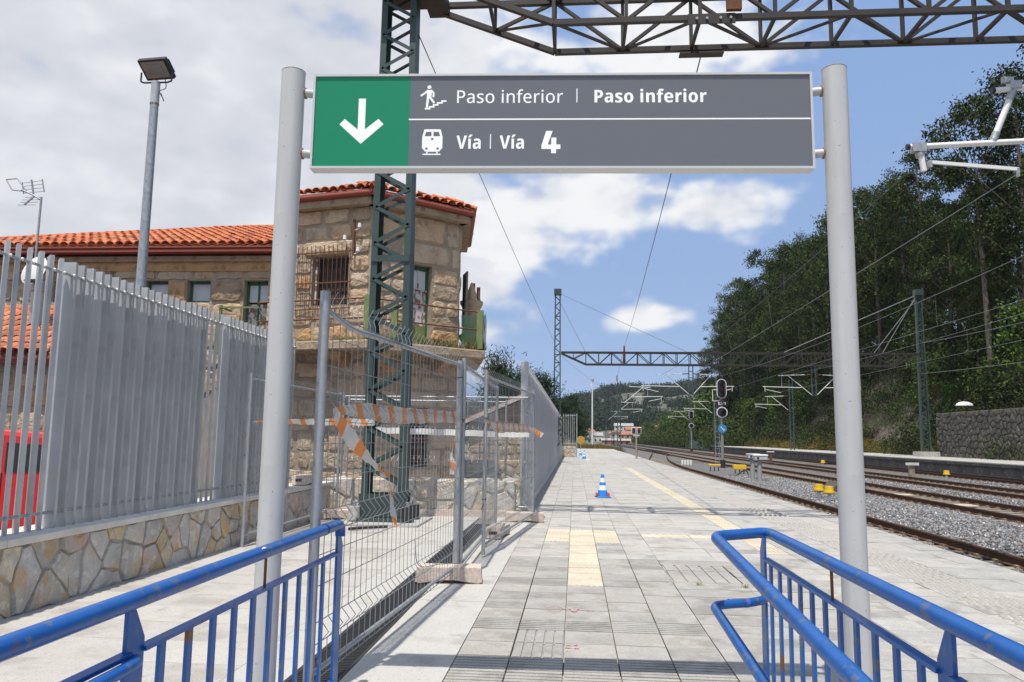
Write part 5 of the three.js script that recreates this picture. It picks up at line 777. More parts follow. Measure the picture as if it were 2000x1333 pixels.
// ---- red car parked behind the fence
{
  const c = thing('parked_car', 'bright red hatchback parked behind the left slat fence', 'car'); c.position.set(-7.45, -0.2, -9.95); c.rotation.y = 0.03;
  const red = new THREE.MeshPhysicalMaterial({ color: C(0.62, 0.012, 0.012), roughness: 0.35, clearcoat: 0.8, clearcoatRoughness: 0.1 });
  const prof = [[-2.0, 0.28], [-2.02, 0.62], [-1.9, 0.82], [-1.05, 0.95], [-0.45, 1.36], [0.2, 1.43], [1.1, 1.38], [1.6, 1.05], [1.78, 0.9], [1.82, 0.45], [1.72, 0.28], [1.45, 0.28], [1.42, 0.5], [1.2, 0.62], [0.98, 0.5], [0.95, 0.28], [-0.95, 0.28], [-0.98, 0.5], [-1.2, 0.62], [-1.42, 0.5], [-1.45, 0.28]];
  const body = prism(prof, 1.5, 0.07); body.translate(0, 0, -0.75); mesh('body', [body], red, c);
  for (const s of [-1, 1]) { const w = mesh('side_window', [prism([[-0.86, 0.97], [-0.38, 1.29], [0.22, 1.34], [0.22, 0.97]], 0.01).translate(0, 0, s * 0.822 - (s < 0 ? 0.01 : 0)), prism([[0.30, 0.97], [0.30, 1.34], [1.0, 1.3], [1.3, 1.0]], 0.01).translate(0, 0, s * 0.822 - (s < 0 ? 0.01 : 0))], GLASS, c); const d = mesh('door', [box(1.1, 0.02, 0.012, -0.28, 0.55, s * 0.824), box(0.012, 0.6, 0.012, 0.26, 0.66, s * 0.824), box(0.012, 0.6, 0.012, -0.85, 0.66, s * 0.824)], BLACKP, c); mesh('handle', [rbox(0.16, 0.03, 0.03, 0.008, 0.12, 0.88, s * 0.835)], red, d); mesh('mirror', [rbox(0.12, 0.13, 0.2, 0.03, -0.72, 1.0, s * 0.93)], red, c); for (const x of [-1.2, 1.2]) { const t = mesh('wheel', [new THREE.CylinderGeometry(0.3, 0.3, 0.2, 24).rotateX(Math.PI / 2).translate(x, 0.3, s * 0.74)], RUBBER, c); mesh('rim', [new THREE.CylinderGeometry(0.19, 0.19, 0.02, 16).rotateX(Math.PI / 2).translate(x, 0.3, s * 0.845)], GALV, t); } mesh('headlight', [rbox(0.16, 0.13, 0.3, 0.03, -1.94, 0.72, s * 0.55)], PANEW, c); mesh('tail_light', [rbox(0.1, 0.25, 0.16, 0.03, 1.76, 0.85, s * 0.7)], RUST, c); }
  mesh('windscreen', [bar(V(-1.02, 0.99, 0), V(-0.47, 1.37, 0), 1.3, 0.012)], GLASS, c);
}

// ================================================================ PLATFORM AND TRACKSIDE OBJECTS
function cone(x, z, label, collar) {
  const c = thing('traffic_cone', label, 'traffic cone', 'blue and white cones'); c.position.set(x, 0, z); c.scale.setScalar(0.94);
  const bl = std({ color: C(0.02, 0.25, 0.72), roughness: 0.45 }), wh = std({ color: C(0.8, 0.82, 0.84), roughness: 0.5 }); const r = y => lerp(0.125, 0.032, (y - 0.03) / 0.50);
  mesh('base', [rbox(0.31, 0.028, 0.31, 0.01, 0, 0.016, 0, 0.3)], bl, c); [[0.03, 0.17, bl], [0.17, 0.28, wh], [0.28, 0.35, bl], [0.35, 0.45, wh], [0.45, 0.53, bl]].forEach(([a, b, m]) => mesh(m === bl ? 'blue_band' : 'white_band', [new THREE.CylinderGeometry(r(b), r(a), b - a, 24, 1, b < 0.53).translate(0, (a + b) / 2, 0)], m, c));
  if (collar) mesh('red_weight', [rbox(0.06, 0.08, 0.16, 0.015, 0.135, 0.07, 0.02), rbox(0.06, 0.08, 0.16, 0.015, -0.135, 0.07, 0.02)], std({ color: C(0.62, 0.09, 0.05), roughness: 0.6 }), c);
}
cone(0.612, -17.2, 'blue and white striped cone nearest on the platform, with red weights at its base', true); cone(0.57, -47.6, 'blue and white cone farther along the platform beside the fence end', false); cone(0.41, -57, 'most distant blue and white cone half hidden by the fence end', false);
{ // dwarf signal at the platform edge
  const s = thing('dwarf_signal', 'short post with two small white-hooded signal heads at the platform edge', 'signal'), x = 3.9, z = -49.4; s.position.set(x, 0, z); mesh('post', [rod(V(0, 0, 0), V(0, 1.35, 0), 0.06, 12)], std({ color: C(0.30, 0.25, 0.17), roughness: 0.8 }), s); mesh('base_plate', [box(0.3, 0.04, 0.3, 0, 0.02, 0)], CONC, s);
  for (const sx of [-0.17, 0.17]) { const h = mesh('signal_head', [rbox(0.27, 0.42, 0.14, 0.03, sx, 1.78, 0)], WHITEP, s); mesh('backing', [box(0.21, 0.37, 0.02, sx, 1.78, 0.07)], BLACKP, h); for (const y of [1.87, 1.69]) mesh('lens', [new THREE.CylinderGeometry(0.07, 0.07, 0.05, 14).rotateX(Math.PI / 2).translate(sx, y, 0.085)], sx > 0 && y > 1.8 ? std({ color: C(0.35, 0.03, 0.02), roughness: 0.2 }) : GLASS, h); }
  mesh('number_plate', [box(0.42, 0.1, 0.03, 0, 1.49, 0.03)], WHITEP, s); mesh('neck', [box(0.16, 0.16, 0.1, 0, 1.42, 0)], GALVD, s);
}
function capsuleGeo(w, h, t) { const s = new THREE.Shape(); const r = w / 2; s.moveTo(-r, -h / 2 + r); s.absarc(0, h / 2 - r, r, Math.PI, 0, true); s.absarc(0, -h / 2 + r, r, 0, Math.PI, true); const g = new THREE.ExtrudeGeometry(s, { depth: t, bevelEnabled: false, curveSegments: 14 }); return boxUV(g); }
function mainSignal(x, z, y0, label, plate, k = 1) {
  const s = thing('main_signal', label, 'signal'); s.position.set(x, y0, z); mesh('post', [rod(V(0, 0, 0), V(0, 5.9 * k, 0), 0.11 * k, 14)], std({ color: C(0.24, 0.24, 0.23), roughness: 0.7 }), s); mesh('foot', [rod(V(0, -0.1, 0), V(0, 0.55 * k, 0), 0.19 * k, 12)], RUBBER, s);
  const h = new THREE.Group(); h.name = 'signal_head'; s.add(h); mesh('rim', [capsuleGeo(0.74 * k, 1.50 * k, 0.03).translate(0, 6.0 * k, 0.10)], WHITEP, h); mesh('backing', [capsuleGeo(0.64 * k, 1.40 * k, 0.02).translate(0, 6.0 * k, 0.134)], BLACKP, h); [0.47, 0, -0.47].forEach((d, i) => { mesh('hood', [new THREE.CylinderGeometry(0.17 * k, 0.17 * k, 0.25, 16, 1, true).rotateX(Math.PI / 2).translate(0, (6.0 + d) * k, 0.28)], std({ color: C(0.02, 0.02, 0.02), side: THREE.DoubleSide, roughness: 0.6 }), h); mesh('lens', [new THREE.CircleGeometry(0.15 * k, 16).translate(0, (6.0 + d) * k, 0.165)], i === 1 ? std({ color: C(0.25, 0.02, 0.03), roughness: 0.2 }) : GLASS, h); });
  const d = new THREE.Group(); d.name = 'lower_head'; s.add(d); mesh('rim', [new THREE.CylinderGeometry(0.42 * k, 0.42 * k, 0.03, 26).rotateX(Math.PI / 2).translate(0, 4.18 * k, 0.12)], WHITEP, d); mesh('backing', [new THREE.CylinderGeometry(0.35 * k, 0.35 * k, 0.02, 26).rotateX(Math.PI / 2).translate(0, 4.18 * k, 0.147)], BLACKP, d); mesh('hood', [new THREE.CylinderGeometry(0.16 * k, 0.16 * k, 0.25, 16, 1, true).rotateX(Math.PI / 2).translate(0.06, 4.18 * k, 0.28)], std({ color: C(0.02, 0.02, 0.02), side: THREE.DoubleSide }), d);
  if (plate) { const cv = document.createElement('canvas'); cv.width = 256; cv.height = 88; const c = cv.getContext('2d'); c.fillStyle = '#1b1d1c'; c.fillRect(0, 0, 256, 88); c.fillStyle = '#f2f2f0'; c.font = 'bold 84px sans-serif'; c.textAlign = 'center'; c.fillText(plate, 128, 75, 240); const t = new THREE.CanvasTexture(cv); t.colorSpace = THREE.SRGBColorSpace; const pg = new THREE.PlaneGeometry(0.86, 0.29); pg.translate(0, 4.52, 0.16); mesh('number_plate', [pg], std({ map: t, roughness: 0.6 }), s); mesh('red_plate', [box(0.25, 0.14, 0.03, -0.05, 4.76, 0.14)], std({ color: C(0.30, 0.10, 0.09), roughness: 0.6 }), s);
    const dc = mesh('blue_disc', [new THREE.CylinderGeometry(0.30, 0.30, 0.03, 26).rotateX(Math.PI / 2).translate(0, 2.72, 0.14)], std({ color: C(0.05, 0.24, 0.52), roughness: 0.5 }), s); mesh('white_arrow', [bar(V(-0.13, 2.85, 0.16), V(0.14, 2.58, 0.16), 0.05, 0.006, V(0, 0, 1)), bar(V(0.14, 2.58, 0.16), V(0.03, 2.59, 0.16), 0.045, 0.006, V(0, 0, 1)), bar(V(0.14, 2.58, 0.16), V(0.13, 2.69, 0.16), 0.045, 0.006, V(0, 0, 1))], WHITEP, dc);
    const ld = mesh('ladder', [box(0.03, 4.5, 0.03, -0.45, 2.4, -0.25), box(0.03, 4.5, 0.03, -0.15, 2.4, -0.3)], GALVD, s); for (let y = 0.5; y < 4.6; y += 0.4) mesh('rung', [rod(V(-0.45, y, -0.25), V(-0.15, y, -0.3), 0.012, 6)], GALVD, ld); mesh('platform_rail', [wireGeo([V(-0.15, 4.7, 0), V(-0.62, 4.7, 0), V(-0.62, 5.5, 0), V(-0.2, 5.5, 0)], 0.025)], WHITEP, s); }
}
mainSignal(10.5, -56, -0.65, 'tall three-lamp signal with the plate S2/1 and a blue arrow disc', 'S2/1', 0.93);
mainSignal(18.6, -125, -0.75, 'distant white-rimmed signal before the green hillside', null, 1.0);
// relay cases, yellow boxes, markers between the tracks
[[9.2, -41.0, 'left grey cabinet of the trio on round posts between the tracks'], [9.15, -39.3, 'middle grey cabinet of the trio on round posts between the tracks'], [8.85, -38.0, 'right grey cabinet of the trio on round posts, standing nearest']].forEach(([x, z, l], i) => { const t = thing('relay_cabinet', l, 'cabinet', 'grey cabinets on round posts'); mesh('pillar', [rod(V(x, -0.8, z), V(x, 0.36, z), 0.115, 16)], std({ color: C(0.35, 0.36, 0.36), roughness: 0.7 }), t); const b = mesh('box', [rbox(0.62, 0.2, 0.42, 0.02, x + 0.05, 0.45, z)], std({ color: C(0.50, 0.52, 0.52), roughness: 0.5 }), t); mesh('lid', [rbox(0.66, 0.05, 0.46, 0.015, x + 0.05, 0.565, z)], WHITEP, b); mesh('lock', [box(0.1, 0.08, 0.02, x - 0.1, 0.45, z + 0.215)], BLACKP, b); });
[[8.8, -49.7, 'yellow lidded box on thin legs left of the tall signal', 0.72, 0.10], [9.7, -46.6, 'bright yellow box on short legs beside the grey cabinets', 0.72, 0.26]].forEach(([x, z, l, w, h]) => { const t = thing('yellow_track_box', l, 'box'); mesh('box', [rbox(w, h, 0.4, 0.02, x, -0.30, z)], YELLOW, t); for (const s of [-0.25, 0, 0.25]) mesh('leg', [box(0.05, 0.3, 0.05, x + s, -0.56, z)], BLACKP, t); });
[[8.42, -27.6, 'left of the two yellow-capped white markers by the right sign post'], [8.40, -26.45, 'right of the two yellow-capped white markers by the right sign post'], [20.0, -43.5, 'single yellow-capped white marker beside the farther tracks'], [19.3, -62, 'tiny distant yellow-capped marker before the far platform']].forEach(([x, z, l]) => { const t = thing('cable_marker', l, 'marker', 'yellow-capped markers'); t.position.set(x, -0.72, z); mesh('stem', [rod(V(0, 0, 0), V(0, 0.3, 0), 0.06, 14)], WHITEP, t); const k = mesh('cap', [new THREE.CylinderGeometry(0.13, 0.15, 0.19, 16).translate(0, 0.44, 0), new THREE.CylinderGeometry(0.18, 0.18, 0.05, 18).translate(0, 0.335, 0)], YELLOW, t); mesh('collar', [new THREE.CylinderGeometry(0.17, 0.15, 0.03, 18).translate(0, 0.30, 0)], BLACKP, t); if (z > -30) mesh('white_cable', [tube([V(-0.05, 0.03, 0.1), V(0.25, 0.05, 0.22), V(0.4, 0.03, 0.05), V(0.2, 0.04, -0.12), V(-0.3, 0.04, 0.15), V(-0.15, 0.03, 0.25)], 0.02, 6)], WHITEP, t); });
{ const t = thing('marker_group', 'row of small white striped markers standing beside the curving rail', 'marker'); for (let i = 0; i < 4; i++) mesh('white_plate', [rbox(0.16, 0.36, 0.08, 0.03, 8.35 + i * 0.2, -0.52, -61 + i * 0.1)], WHITEP, t);
  const s = thing('sign_board', 'small pale board on a wooden post beside the far platform', 'board'); mesh('post', [box(0.3, 0.75, 0.2, 19.9, -0.4, -47.6)], SLEEP, s); mesh('board', [box(0.75, 0.16, 0.06, 19.9, 0.02, -47.45)], CAPW, s);
  const r = thing('rusty_stake', 'rusty stake with a white cap standing before the far platform', 'stake'); mesh('stake', [box(0.2, 1.1, 0.2, 17.3, -0.3, -70)], RUST, r); mesh('cap', [box(0.6, 0.08, 0.3, 17.3, 0.28, -70)], WHITEP, r);
  const w = thing('timber_baulk', 'dark timber wedge lying between the tracks near the right sign post', 'timber'); mesh('baulk', [prism([[0, 0], [1.5, 0], [1.3, 0.1], [0.4, 0.42]], 1.2, 0.01).translate(9.9, -0.72, -32.4)], DARKW, w); mesh('plank', [box(0.9, 0.06, 1.3, 11.2, -0.5, -31.7, 0.1, 0, -0.45)], SLEEP, w);
  tag(mesh('black_cable', [tube([V(8.6, -0.68, -44.3), V(9.0, -0.66, -44), V(9.3, -0.45, -44), V(9.5, -0.4, -43.9), V(9.6, -0.62, -43.8)], 0.035, 6)], RUBBER), 'black cable looping out of the ballast beside the cabinets', 'cable');
  tag(mesh('red_litter', [new THREE.IcosahedronGeometry(0.07, 1).scale(1, 0.7, 1).translate(8.6, -0.66, -15.4)], std({ color: C(0.6, 0.05, 0.03), roughness: 0.6 })), 'small red scrap lying on the grey ballast at the right', 'litter'); }
{ const l = thing('lamp_post', 'slim white lamp post beyond the end of the platform', 'lamp post'); mesh('pole', [rod(V(3.55, -0.2, -158), V(3.55, 13.0, -158), 0.2, 10, 0.12)], WHITEP, l); mesh('lamp_head', [new THREE.CylinderGeometry(0.35, 0.25, 0.4, 12).translate(3.55, 13.1, -158), box(0.3, 0.5, 0.3, 3.3, 12.1, -158)], WHITEP, l); }

// ================================================================ HILLSIDE, TREES, FAR LAND
R = mulberry(303);
const hillH = (x, z) => { // height of the cutting and the wooded slope
  const foot = 30.6 + 1.2 * n3(0, 0, z * 0.03) + (z > -66 ? 0.6 : 0); const t = Math.max(0, x - foot); const ro = 0.9 * fbm(x * 0.18, 0, z * 0.18, 3);
  const endF = sstep(-240, -185, z); const cut = 10.5 * sstep(0, 9, t) * endF + 0.34 * Math.max(0, t - 9) * endF; return 0.05 + (t > 0 ? cut + ro * Math.min(1, t / 2) : 0);
};
const SOIL = std({ map: tex(512, 7, (u, v) => { const a = pf(u, v, 6, 6), b = pf(u, v, 5, 5, 1), c = pf(u, v, 24, 3, 2); let k = mix3([0.045, 0.038, 0.031], [0.16, 0.128, 0.104], a); k = mix3(k, [0.045, 0.06, 0.022], sstep(0.45, 0.6, b)); return mul(k, 0.7 + 0.6 * c); }), roughness: 1, bumpMap: rockBump, bumpScale: 0.1 });
{ const x0 = 29.6, x1 = 150, z0 = 30, z1 = -260, nx = 110, nz = 220; const g = new THREE.PlaneGeometry(1, 1, nx, nz); const p = g.attributes.position; const uv = []; for (let j = 0; j <= nz; j++) for (let i = 0; i <= nx; i++) { const k = j * (nx + 1) + i, x = x0 + (x1 - x0) * Math.pow(i / nx, 2.2), z = lerp(z0, z1, j / nz); p.setXYZ(k, x, hillH(x, z), z); uv.push(x + hillH(x, z) * 0.8, z); } g.setAttribute('uv', new THREE.Float32BufferAttribute(uv, 2)); const idx = g.index.array; g.computeVertexNormals(); const m = struct('hillside', g, SOIL); m.material.side = THREE.DoubleSide; }
{ // retaining wall of dark rubble
  const w = thing('retaining_wall', 'dark rubble retaining wall at the foot of the wooded hillside', 'wall'); const L = 40; const dk = [[0.22, 0.22, 0.22], [0.16, 0.16, 0.165], [0.30, 0.27, 0.25], [0.2, 0.19, 0.18]].map(c => std({ map: granTex, color: C(...c), roughness: 0.95, bumpMap: rockBump, bumpScale: 0.03 })); dk.forEach(m => { m.map = slateTex; }); mesh('core', [span(30.03, 31.2, -0.3, 3.72, -66.6, -26)], std({ color: C(0.03, 0.03, 0.028), roughness: 1 }), w);
  const ps = voronoi(40.4, 3.7, 0.58, 0.48, 0.035).sort((a, b) => b[0][0] - a[0][0]); const vis = []; const rest = []; for (const p of ps) { const g = stoneGeo(p, rr(0.05, 0.12), 0.05, 0); const u = p[0][0]; if (u > 12 && vis.length < 300) { vis.push(1); const m = mesh('stone', g, pick(dk), w); m.position.set(30.03, 0.02, -26.1); m.rotation.y = -Math.PI / 2; m.scale.x = 1; } else rest.push(g); }
  // stones face -x: local x runs along +z, so the row is mirrored to start at the far end
  for (const m of w.children) if (m.name === 'stone') { m.position.z = -66.5; }
  if (rest.length) { const m = stuff(mesh('far_stones', rest, dk[0], w)); m.position.set(30.03, 0.02, -66.5); m.rotation.y = -Math.PI / 2; }
  const l = thing('wall_lamp', 'white rounded lamp on an arm above the dark retaining wall', 'lamp'); mesh('shade', [new THREE.SphereGeometry(0.62, 16, 8, 0, 6.2832, 0, Math.PI / 2).scale(1, 0.5, 0.6).translate(28.9, 4.05, -59.5)], WHITEP, l); mesh('arm', [rod(V(29.1, 4.05, -59.5), V(30.2, 3.75, -59.5), 0.05, 8)], BLACKP, l);
}
// leaf clouds
function leafCloud(cs, per, len, wid, cols, o = {}) {
  const N = cs.length * per, P = new Float32Array(N * 12 * 1.5), K = new Float32Array(N * 12 * 1.5); let q = 0; const a = V(), b = V(), n = V();
  for (const [cx, cy, cz, s, tone] of cs) for (let i = 0; i < per; i++) {
    const u = gauss() * s, v = gauss() * s * (o.flat ?? 0.75), w = gauss() * s; a.set(rr(-1, 1), rr(-1, 1) - (o.droop ?? 0.5), rr(-1, 1)).normalize().multiplyScalar(len * rr(0.6, 1.3)); b.set(rr(-1, 1), rr(-1, 1), rr(-1, 1)).cross(a).normalize().multiplyScalar(wid * rr(0.6, 1.3) * 0.5);
    const x = cx + u, y = cy + v, z = cz + w; const c = cols[Math.floor(R() * cols.length)], k = rr(0.75, 1.25) * (tone ?? 1);
    const t = [x, y, z, x + a.x * 0.45 + b.x, y + a.y * 0.45 + b.y, z + a.z * 0.45 + b.z, x + a.x, y + a.y, z + a.z, x, y, z, x + a.x, y + a.y, z + a.z, x + a.x * 0.45 - b.x, y + a.y * 0.45 - b.y, z + a.z * 0.45 - b.z]; for (let j = 0; j < 18; j++) { P[q + j] = t[j]; K[q + j] = c[j % 3] * k; } q += 18;
  }
  const g = new THREE.BufferGeometry(); g.setAttribute('position', new THREE.BufferAttribute(P.subarray(0, q), 3)); g.setAttribute('color', new THREE.BufferAttribute(K.subarray(0, q), 3)); g.computeVertexNormals(); return g;
}
const EUC = [[0.026, 0.045, 0.011], [0.040, 0.066, 0.015], [0.019, 0.034, 0.010], [0.060, 0.086, 0.022], [0.050, 0.043, 0.016]], YOUNG = [[0.07, 0.12, 0.025], [0.10, 0.15, 0.03], [0.05, 0.09, 0.02]];
const BARK = std({ map: tex(128, 1.2, (u, v) => mix3([0.075, 0.06, 0.048], [0.17, 0.14, 0.115], pf(u, v, 8, 4))), roughness: 0.95 });
const LEAFE = new THREE.MeshPhysicalMaterial({ vertexColors: true, roughness: 0.8, specularIntensity: 0.15, side: THREE.DoubleSide });
function eucalyptus(H, seed, dens = 1, open = 0, o = {}) { // returns {trunk, crown} geometries around the origin
  R = mulberry(seed); const lean = rr(-0.04, 0.04), trunk = [], cs = []; const tp = y => V(lean * y + 0.12 * Math.sin(y * 0.5 + seed), y, rr(-0.01, 0.01)); let prev = tp(0); const n = 8; for (let i = 1; i <= n; i++) { const p = tp(H * 0.92 * i / n); trunk.push(rod(prev, p, 0.24 * (1 - (i - 1) / n * 0.85), 7, 0.24 * (1 - i / n * 0.85))); prev = p; }
  const nb = Math.round(25 * dens), lo = o.lo ?? 0.24; for (let i = 0; i < nb; i++) { // rounded leaf masses at the limb ends, with gaps between
    const t = (i + rr(0, 1)) / nb, y = H * lerp(lo, 0.96, Math.pow(t, 0.85)), az = i * 2.4 + rr(-0.7, 0.7), prof = 0.5 + 0.65 * Math.sin(Math.PI * Math.min(1, t * 0.85 + 0.12)), r = H * 0.15 * prof * (t > 0.93 ? 0.15 : rr(0.45, 1.1)); const st = tp(Math.max(H * 0.15, y - r * rr(0.7, 1.3))), en = V(st.x + Math.cos(az) * r, y, st.z + Math.sin(az) * r); trunk.push(rod(st, en, 0.035, 5, 0.012)); if (R() < open) continue;
    const tone = rr(0.65, 1.5), big = rr(0.62, 1.0); cs.push([en.x, en.y, en.z, big * 0.55, tone]); for (let j = 0; j < 3; j++) cs.push([en.x + gauss() * 0.75, en.y + rr(-0.8, 0.7), en.z + gauss() * 0.75, big * rr(0.32, 0.42), tone * rr(0.9, 1.1)]); }
  const pal = EUC.concat(R() < 0.35 ? YOUNG.slice(0, 1) : []); return { trunk: mergeGeometries(trunk), crown: leafCloud(cs, 108, 0.25, 0.115, pal, { droop: 0.7, flat: 0.8 }) };
}
const EV = [eucalyptus(19, 1, 1.1), eucalyptus(17, 2, 1.1, 0, { lo: 0.12 }), eucalyptus(20, 3, 1.1), eucalyptus(15, 4, 1.1, 0, { lo: 0.08 }), eucalyptus(18, 5, 1.05, 0.1), eucalyptus(14, 6, 1.1, 0, { lo: 0.08 })];
function treeThing(name, v, x, y, z, s, turn, label, group) { const t = thing(name, label, 'tree', group); mesh('trunk', v.trunk, BARK, t); mesh('crown', v.crown, LEAFE, t); t.position.set(x, y, z); t.scale.setScalar(s); t.rotation.y = turn; return t; }
R = mulberry(404);
const TG = 'eucalyptus trees crowding the right hillside', TL = 'dark green eucalyptus in the dense wood on the right hillside';
{
  let k = 0; const spots = [];
  for (let z = -38; z > -202; z -= 5.4) { spots.push([rr(36.5, 39), z + rr(-1.2, 1.2)]); spots.push([rr(41, 45), z + rr(-2, 2)]); if (z > -120 || k % 2) spots.push([rr(47, 56), z + rr(-2, 2)]); k++; }
  for (const [x, z] of spots) { R = mulberry(1000 + Math.round(x * 31 - z * 17)); const far = sstep(-165, -205, z); const ratio = x / -z, notch = 1 - 0.34 * sstep(0.455, 0.485, ratio) * sstep(0.575, 0.545, ratio); treeThing('eucalyptus_tree', EV[Math.floor(R() * 6)], x - far * 1.5, hillH(x, z) - 0.3, z, notch * rr(1.2, 1.58) * (1 + 0.10 * sstep(-95, -150, z)) * (1 - 0.16 * far), rr(0, 6.28), TL, TG); }
  // understorey young trees on the cutting
  const yv = [0, 1, 2].map(i => { R = mulberry(70 + i); const cs = []; for (let j = 0; j < 26; j++) { const t = rr(0, 1), a = rr(0, 6.28), r = 1.5 * (1 - t * 0.6) * rr(0.3, 1); cs.push([Math.cos(a) * r, 1 + t * 5.2, Math.sin(a) * r, rr(0.35, 0.6), rr(0.8, 1.2)]); } return { trunk: rod(V(0, -0.5, 0), V(0, 5.4, 0), 0.09, 6, 0.03), crown: leafCloud(cs, 75, 0.3, 0.15, i ? EUC.concat(YOUNG) : YOUNG, { droop: 0.5 }) }; });
  R = mulberry(505); for (let i = 0; i < 46; i++) { const z = -40 - 130 * Math.pow((i + R()) / 46, 1.1), x = rr(32.6, 39); treeThing('young_tree', yv[i % 3], x, hillH(x, z) - 0.2, z, rr(0.7, 1.25), rr(0, 6.28), 'young light green tree growing on the hillside cutting below the eucalyptus', 'young trees on the cutting'); }
  treeThing('eucalyptus_tree', (() => { R = mulberry(909); const H = 24, trunk = [rod(V(0, 0, 0), V(-0.3, 17, 0), 0.25, 8, 0.12)], cs = []; const top = [[-3.4, 20.2], [-2.6, 21.4], [-1.6, 22.2], [-0.4, 22.7], [0.8, 22.6], [1.8, 22.2], [-3.9, 19.2], [2.6, 21.6], [-3.0, 17.0], [-2.2, 17.6], [-1.4, 17.2], [2.2, 19.2], [2.0, 18.2], [2.6, 17.0], [1.6, 16.4], [-1.2, 15.4], [0.4, 15.0], [1.8, 14.4], [-2.4, 14.6], [0, 13.4], [2.4, 13.2], [-1.8, 12.6]]; for (const [dx, y] of top) { trunk.push(rod(V(-0.25, Math.min(16.8, y - 2.6), 0), V(dx, y, rr(-0.6, 0.6)), 0.05, 5, 0.015)); for (let j = 0; j < 3; j++) cs.push([dx + rr(-0.5, 0.5), y + rr(-0.35, 0.35), rr(-1.2, 1.2), rr(0.34, 0.5), 1]); } return { trunk: mergeGeometries(trunk), crown: leafCloud(cs, 110, 0.34, 0.14, EUC, { droop: 0.7 }) }; })(), 35.2, hillH(35.2, -67.5) - 0.3, -67.5, 1.12, 0.25, 'tallest eucalyptus with an open arching crown at the upper right', TG);
}
// undergrowth on the cutting
{
  const bushes = [0, 1, 2].map(i => { R = mulberry(80 + i); const cs = []; for (let j = 0; j < 9; j++) cs.push([gauss() * 0.5, rr(0.1, 0.9), gauss() * 0.5, rr(0.25, 0.42), rr(0.8, 1.2)]); return leafCloud(cs, 90, 0.15, 0.07, i === 2 ? [[0.16, 0.12, 0.035], [0.11, 0.10, 0.03], [0.22, 0.15, 0.04]] : i ? [[0.05, 0.075, 0.02], [0.075, 0.10, 0.025], [0.035, 0.05, 0.02]] : [[0.022, 0.036, 0.014], [0.036, 0.05, 0.018], [0.055, 0.045, 0.026]], { droop: 0.1 }); });
  R = mulberry(606); const mk = (geo, n, fn, name, label) => { const im = new THREE.InstancedMesh(geo, LEAFE, n); const M4 = new THREE.Matrix4(), q = new THREE.Quaternion(); for (let i = 0; i < n; i++) { const [x, y, z, s] = fn(i); q.setFromAxisAngle(V(0, 1, 0), rr(0, 6.28)); M4.compose(V(x, y, z), q, V(s, s * rr(0.8, 1.2), s)); im.setMatrixAt(i, M4); } im.name = numbered(name); im.castShadow = im.receiveShadow = true; stuff(im); tag(im, label, 'undergrowth'); scene.add(im); };
  const spot = (xa, xb) => { for (;;) { const z = rr(-32, -200), x = xa + (xb - xa) * Math.pow(R(), 1.3); const bare = 0.42 * sstep(-62, -72, z) * sstep(-135, -110, z) * sstep(40, 36, x); if (fbm(x * 0.12, 5, z * 0.07, 3) > bare || R() < 0.10) return [x, hillH(x, z) - 0.25, z, rr(0.8, 1.9)]; } };
  mk(bushes[0], 1500, () => spot(31.2, 46), 'hillside_scrub', 'dark scrub covering the hillside cutting'); mk(bushes[1], 700, () => spot(31, 40), 'hillside_brambles', 'mid green brambles spread over the cutting'); mk(bushes[2], 130, i => { const z = rr(-64, -180), x = rr(30.3, 32); return [x, hillH(x, z) - 0.1, z, rr(0.5, 1.2)]; }, 'dry_broom', 'yellowish dry broom along the foot of the cutting');
  mk(bushes[1], 260, i => { const z = rr(-140, -330), x = 25.5 + rr(0, 9) + (z + 140) * 0.012; return [x, -0.8 + rr(0, 3.2) * sstep(25, 31, x), z, rr(1.6, 3.6)]; }, 'trackside_hedge', 'green hedge growing along the tracks in the distance'); mk(bushes[2], 160, i => { const z = rr(-95, -160), x = rr(-3, 6.2); return [x, -0.9, z, rr(0.5, 0.95)]; }, 'dry_weeds', 'dry weeds growing beyond the end of the platform');
  R = mulberry(707); const bt = (() => { const cs = []; for (let j = 0; j < 46; j++) { const a = rr(0, 6.28), t = rr(0, 1), r = 3.0 * Math.sin(Math.PI * (0.15 + 0.75 * t)) * rr(0.4, 1); cs.push([Math.cos(a) * r, 1.4 + t * 6.4, Math.sin(a) * r, rr(0.6, 0.95), rr(0.8, 1.2)]); } return { trunk: rod(V(0, -0.5, 0), V(0, 5, 0), 0.2, 7, 0.08), crown: leafCloud(cs, 80, 0.5, 0.26, [[0.06, 0.11, 0.022], [0.085, 0.13, 0.03], [0.045, 0.08, 0.02]], { droop: 0.2 }) }; })();
  for (const [x, z, s] of [[29, -178, 1.25], [31, -190, 1.4], [28, -205, 1.1], [30, -222, 1.2], [28.5, -240, 1.0], [31, -262, 1.1], [33, -182, 1.7], [27.5, -290, 0.95]]) treeThing('broadleaf_tree', bt, x, -0.7, z, s, rr(0, 6), 'bright green rounded tree at the left end of the hillside wood', 'rounded trees beside the far tracks');
}
// teal boundary fence before the hedge
{ const f = thing('boundary_fence', 'low teal mesh fence along the far side of the distant tracks', 'fence'); const m = std({ color: C(0.07, 0.12, 0.11), roughness: 0.8 }); for (let i = 0; i < 24; i++) { mesh('fence_panel', [box(0.05, 1.7, 5.9, 25.3, 0.1, -140 - i * 6)], m, f); mesh('post', [box(0.09, 1.9, 0.09, 25.3, 0.15, -137 - i * 6)], GALVD, f); } }
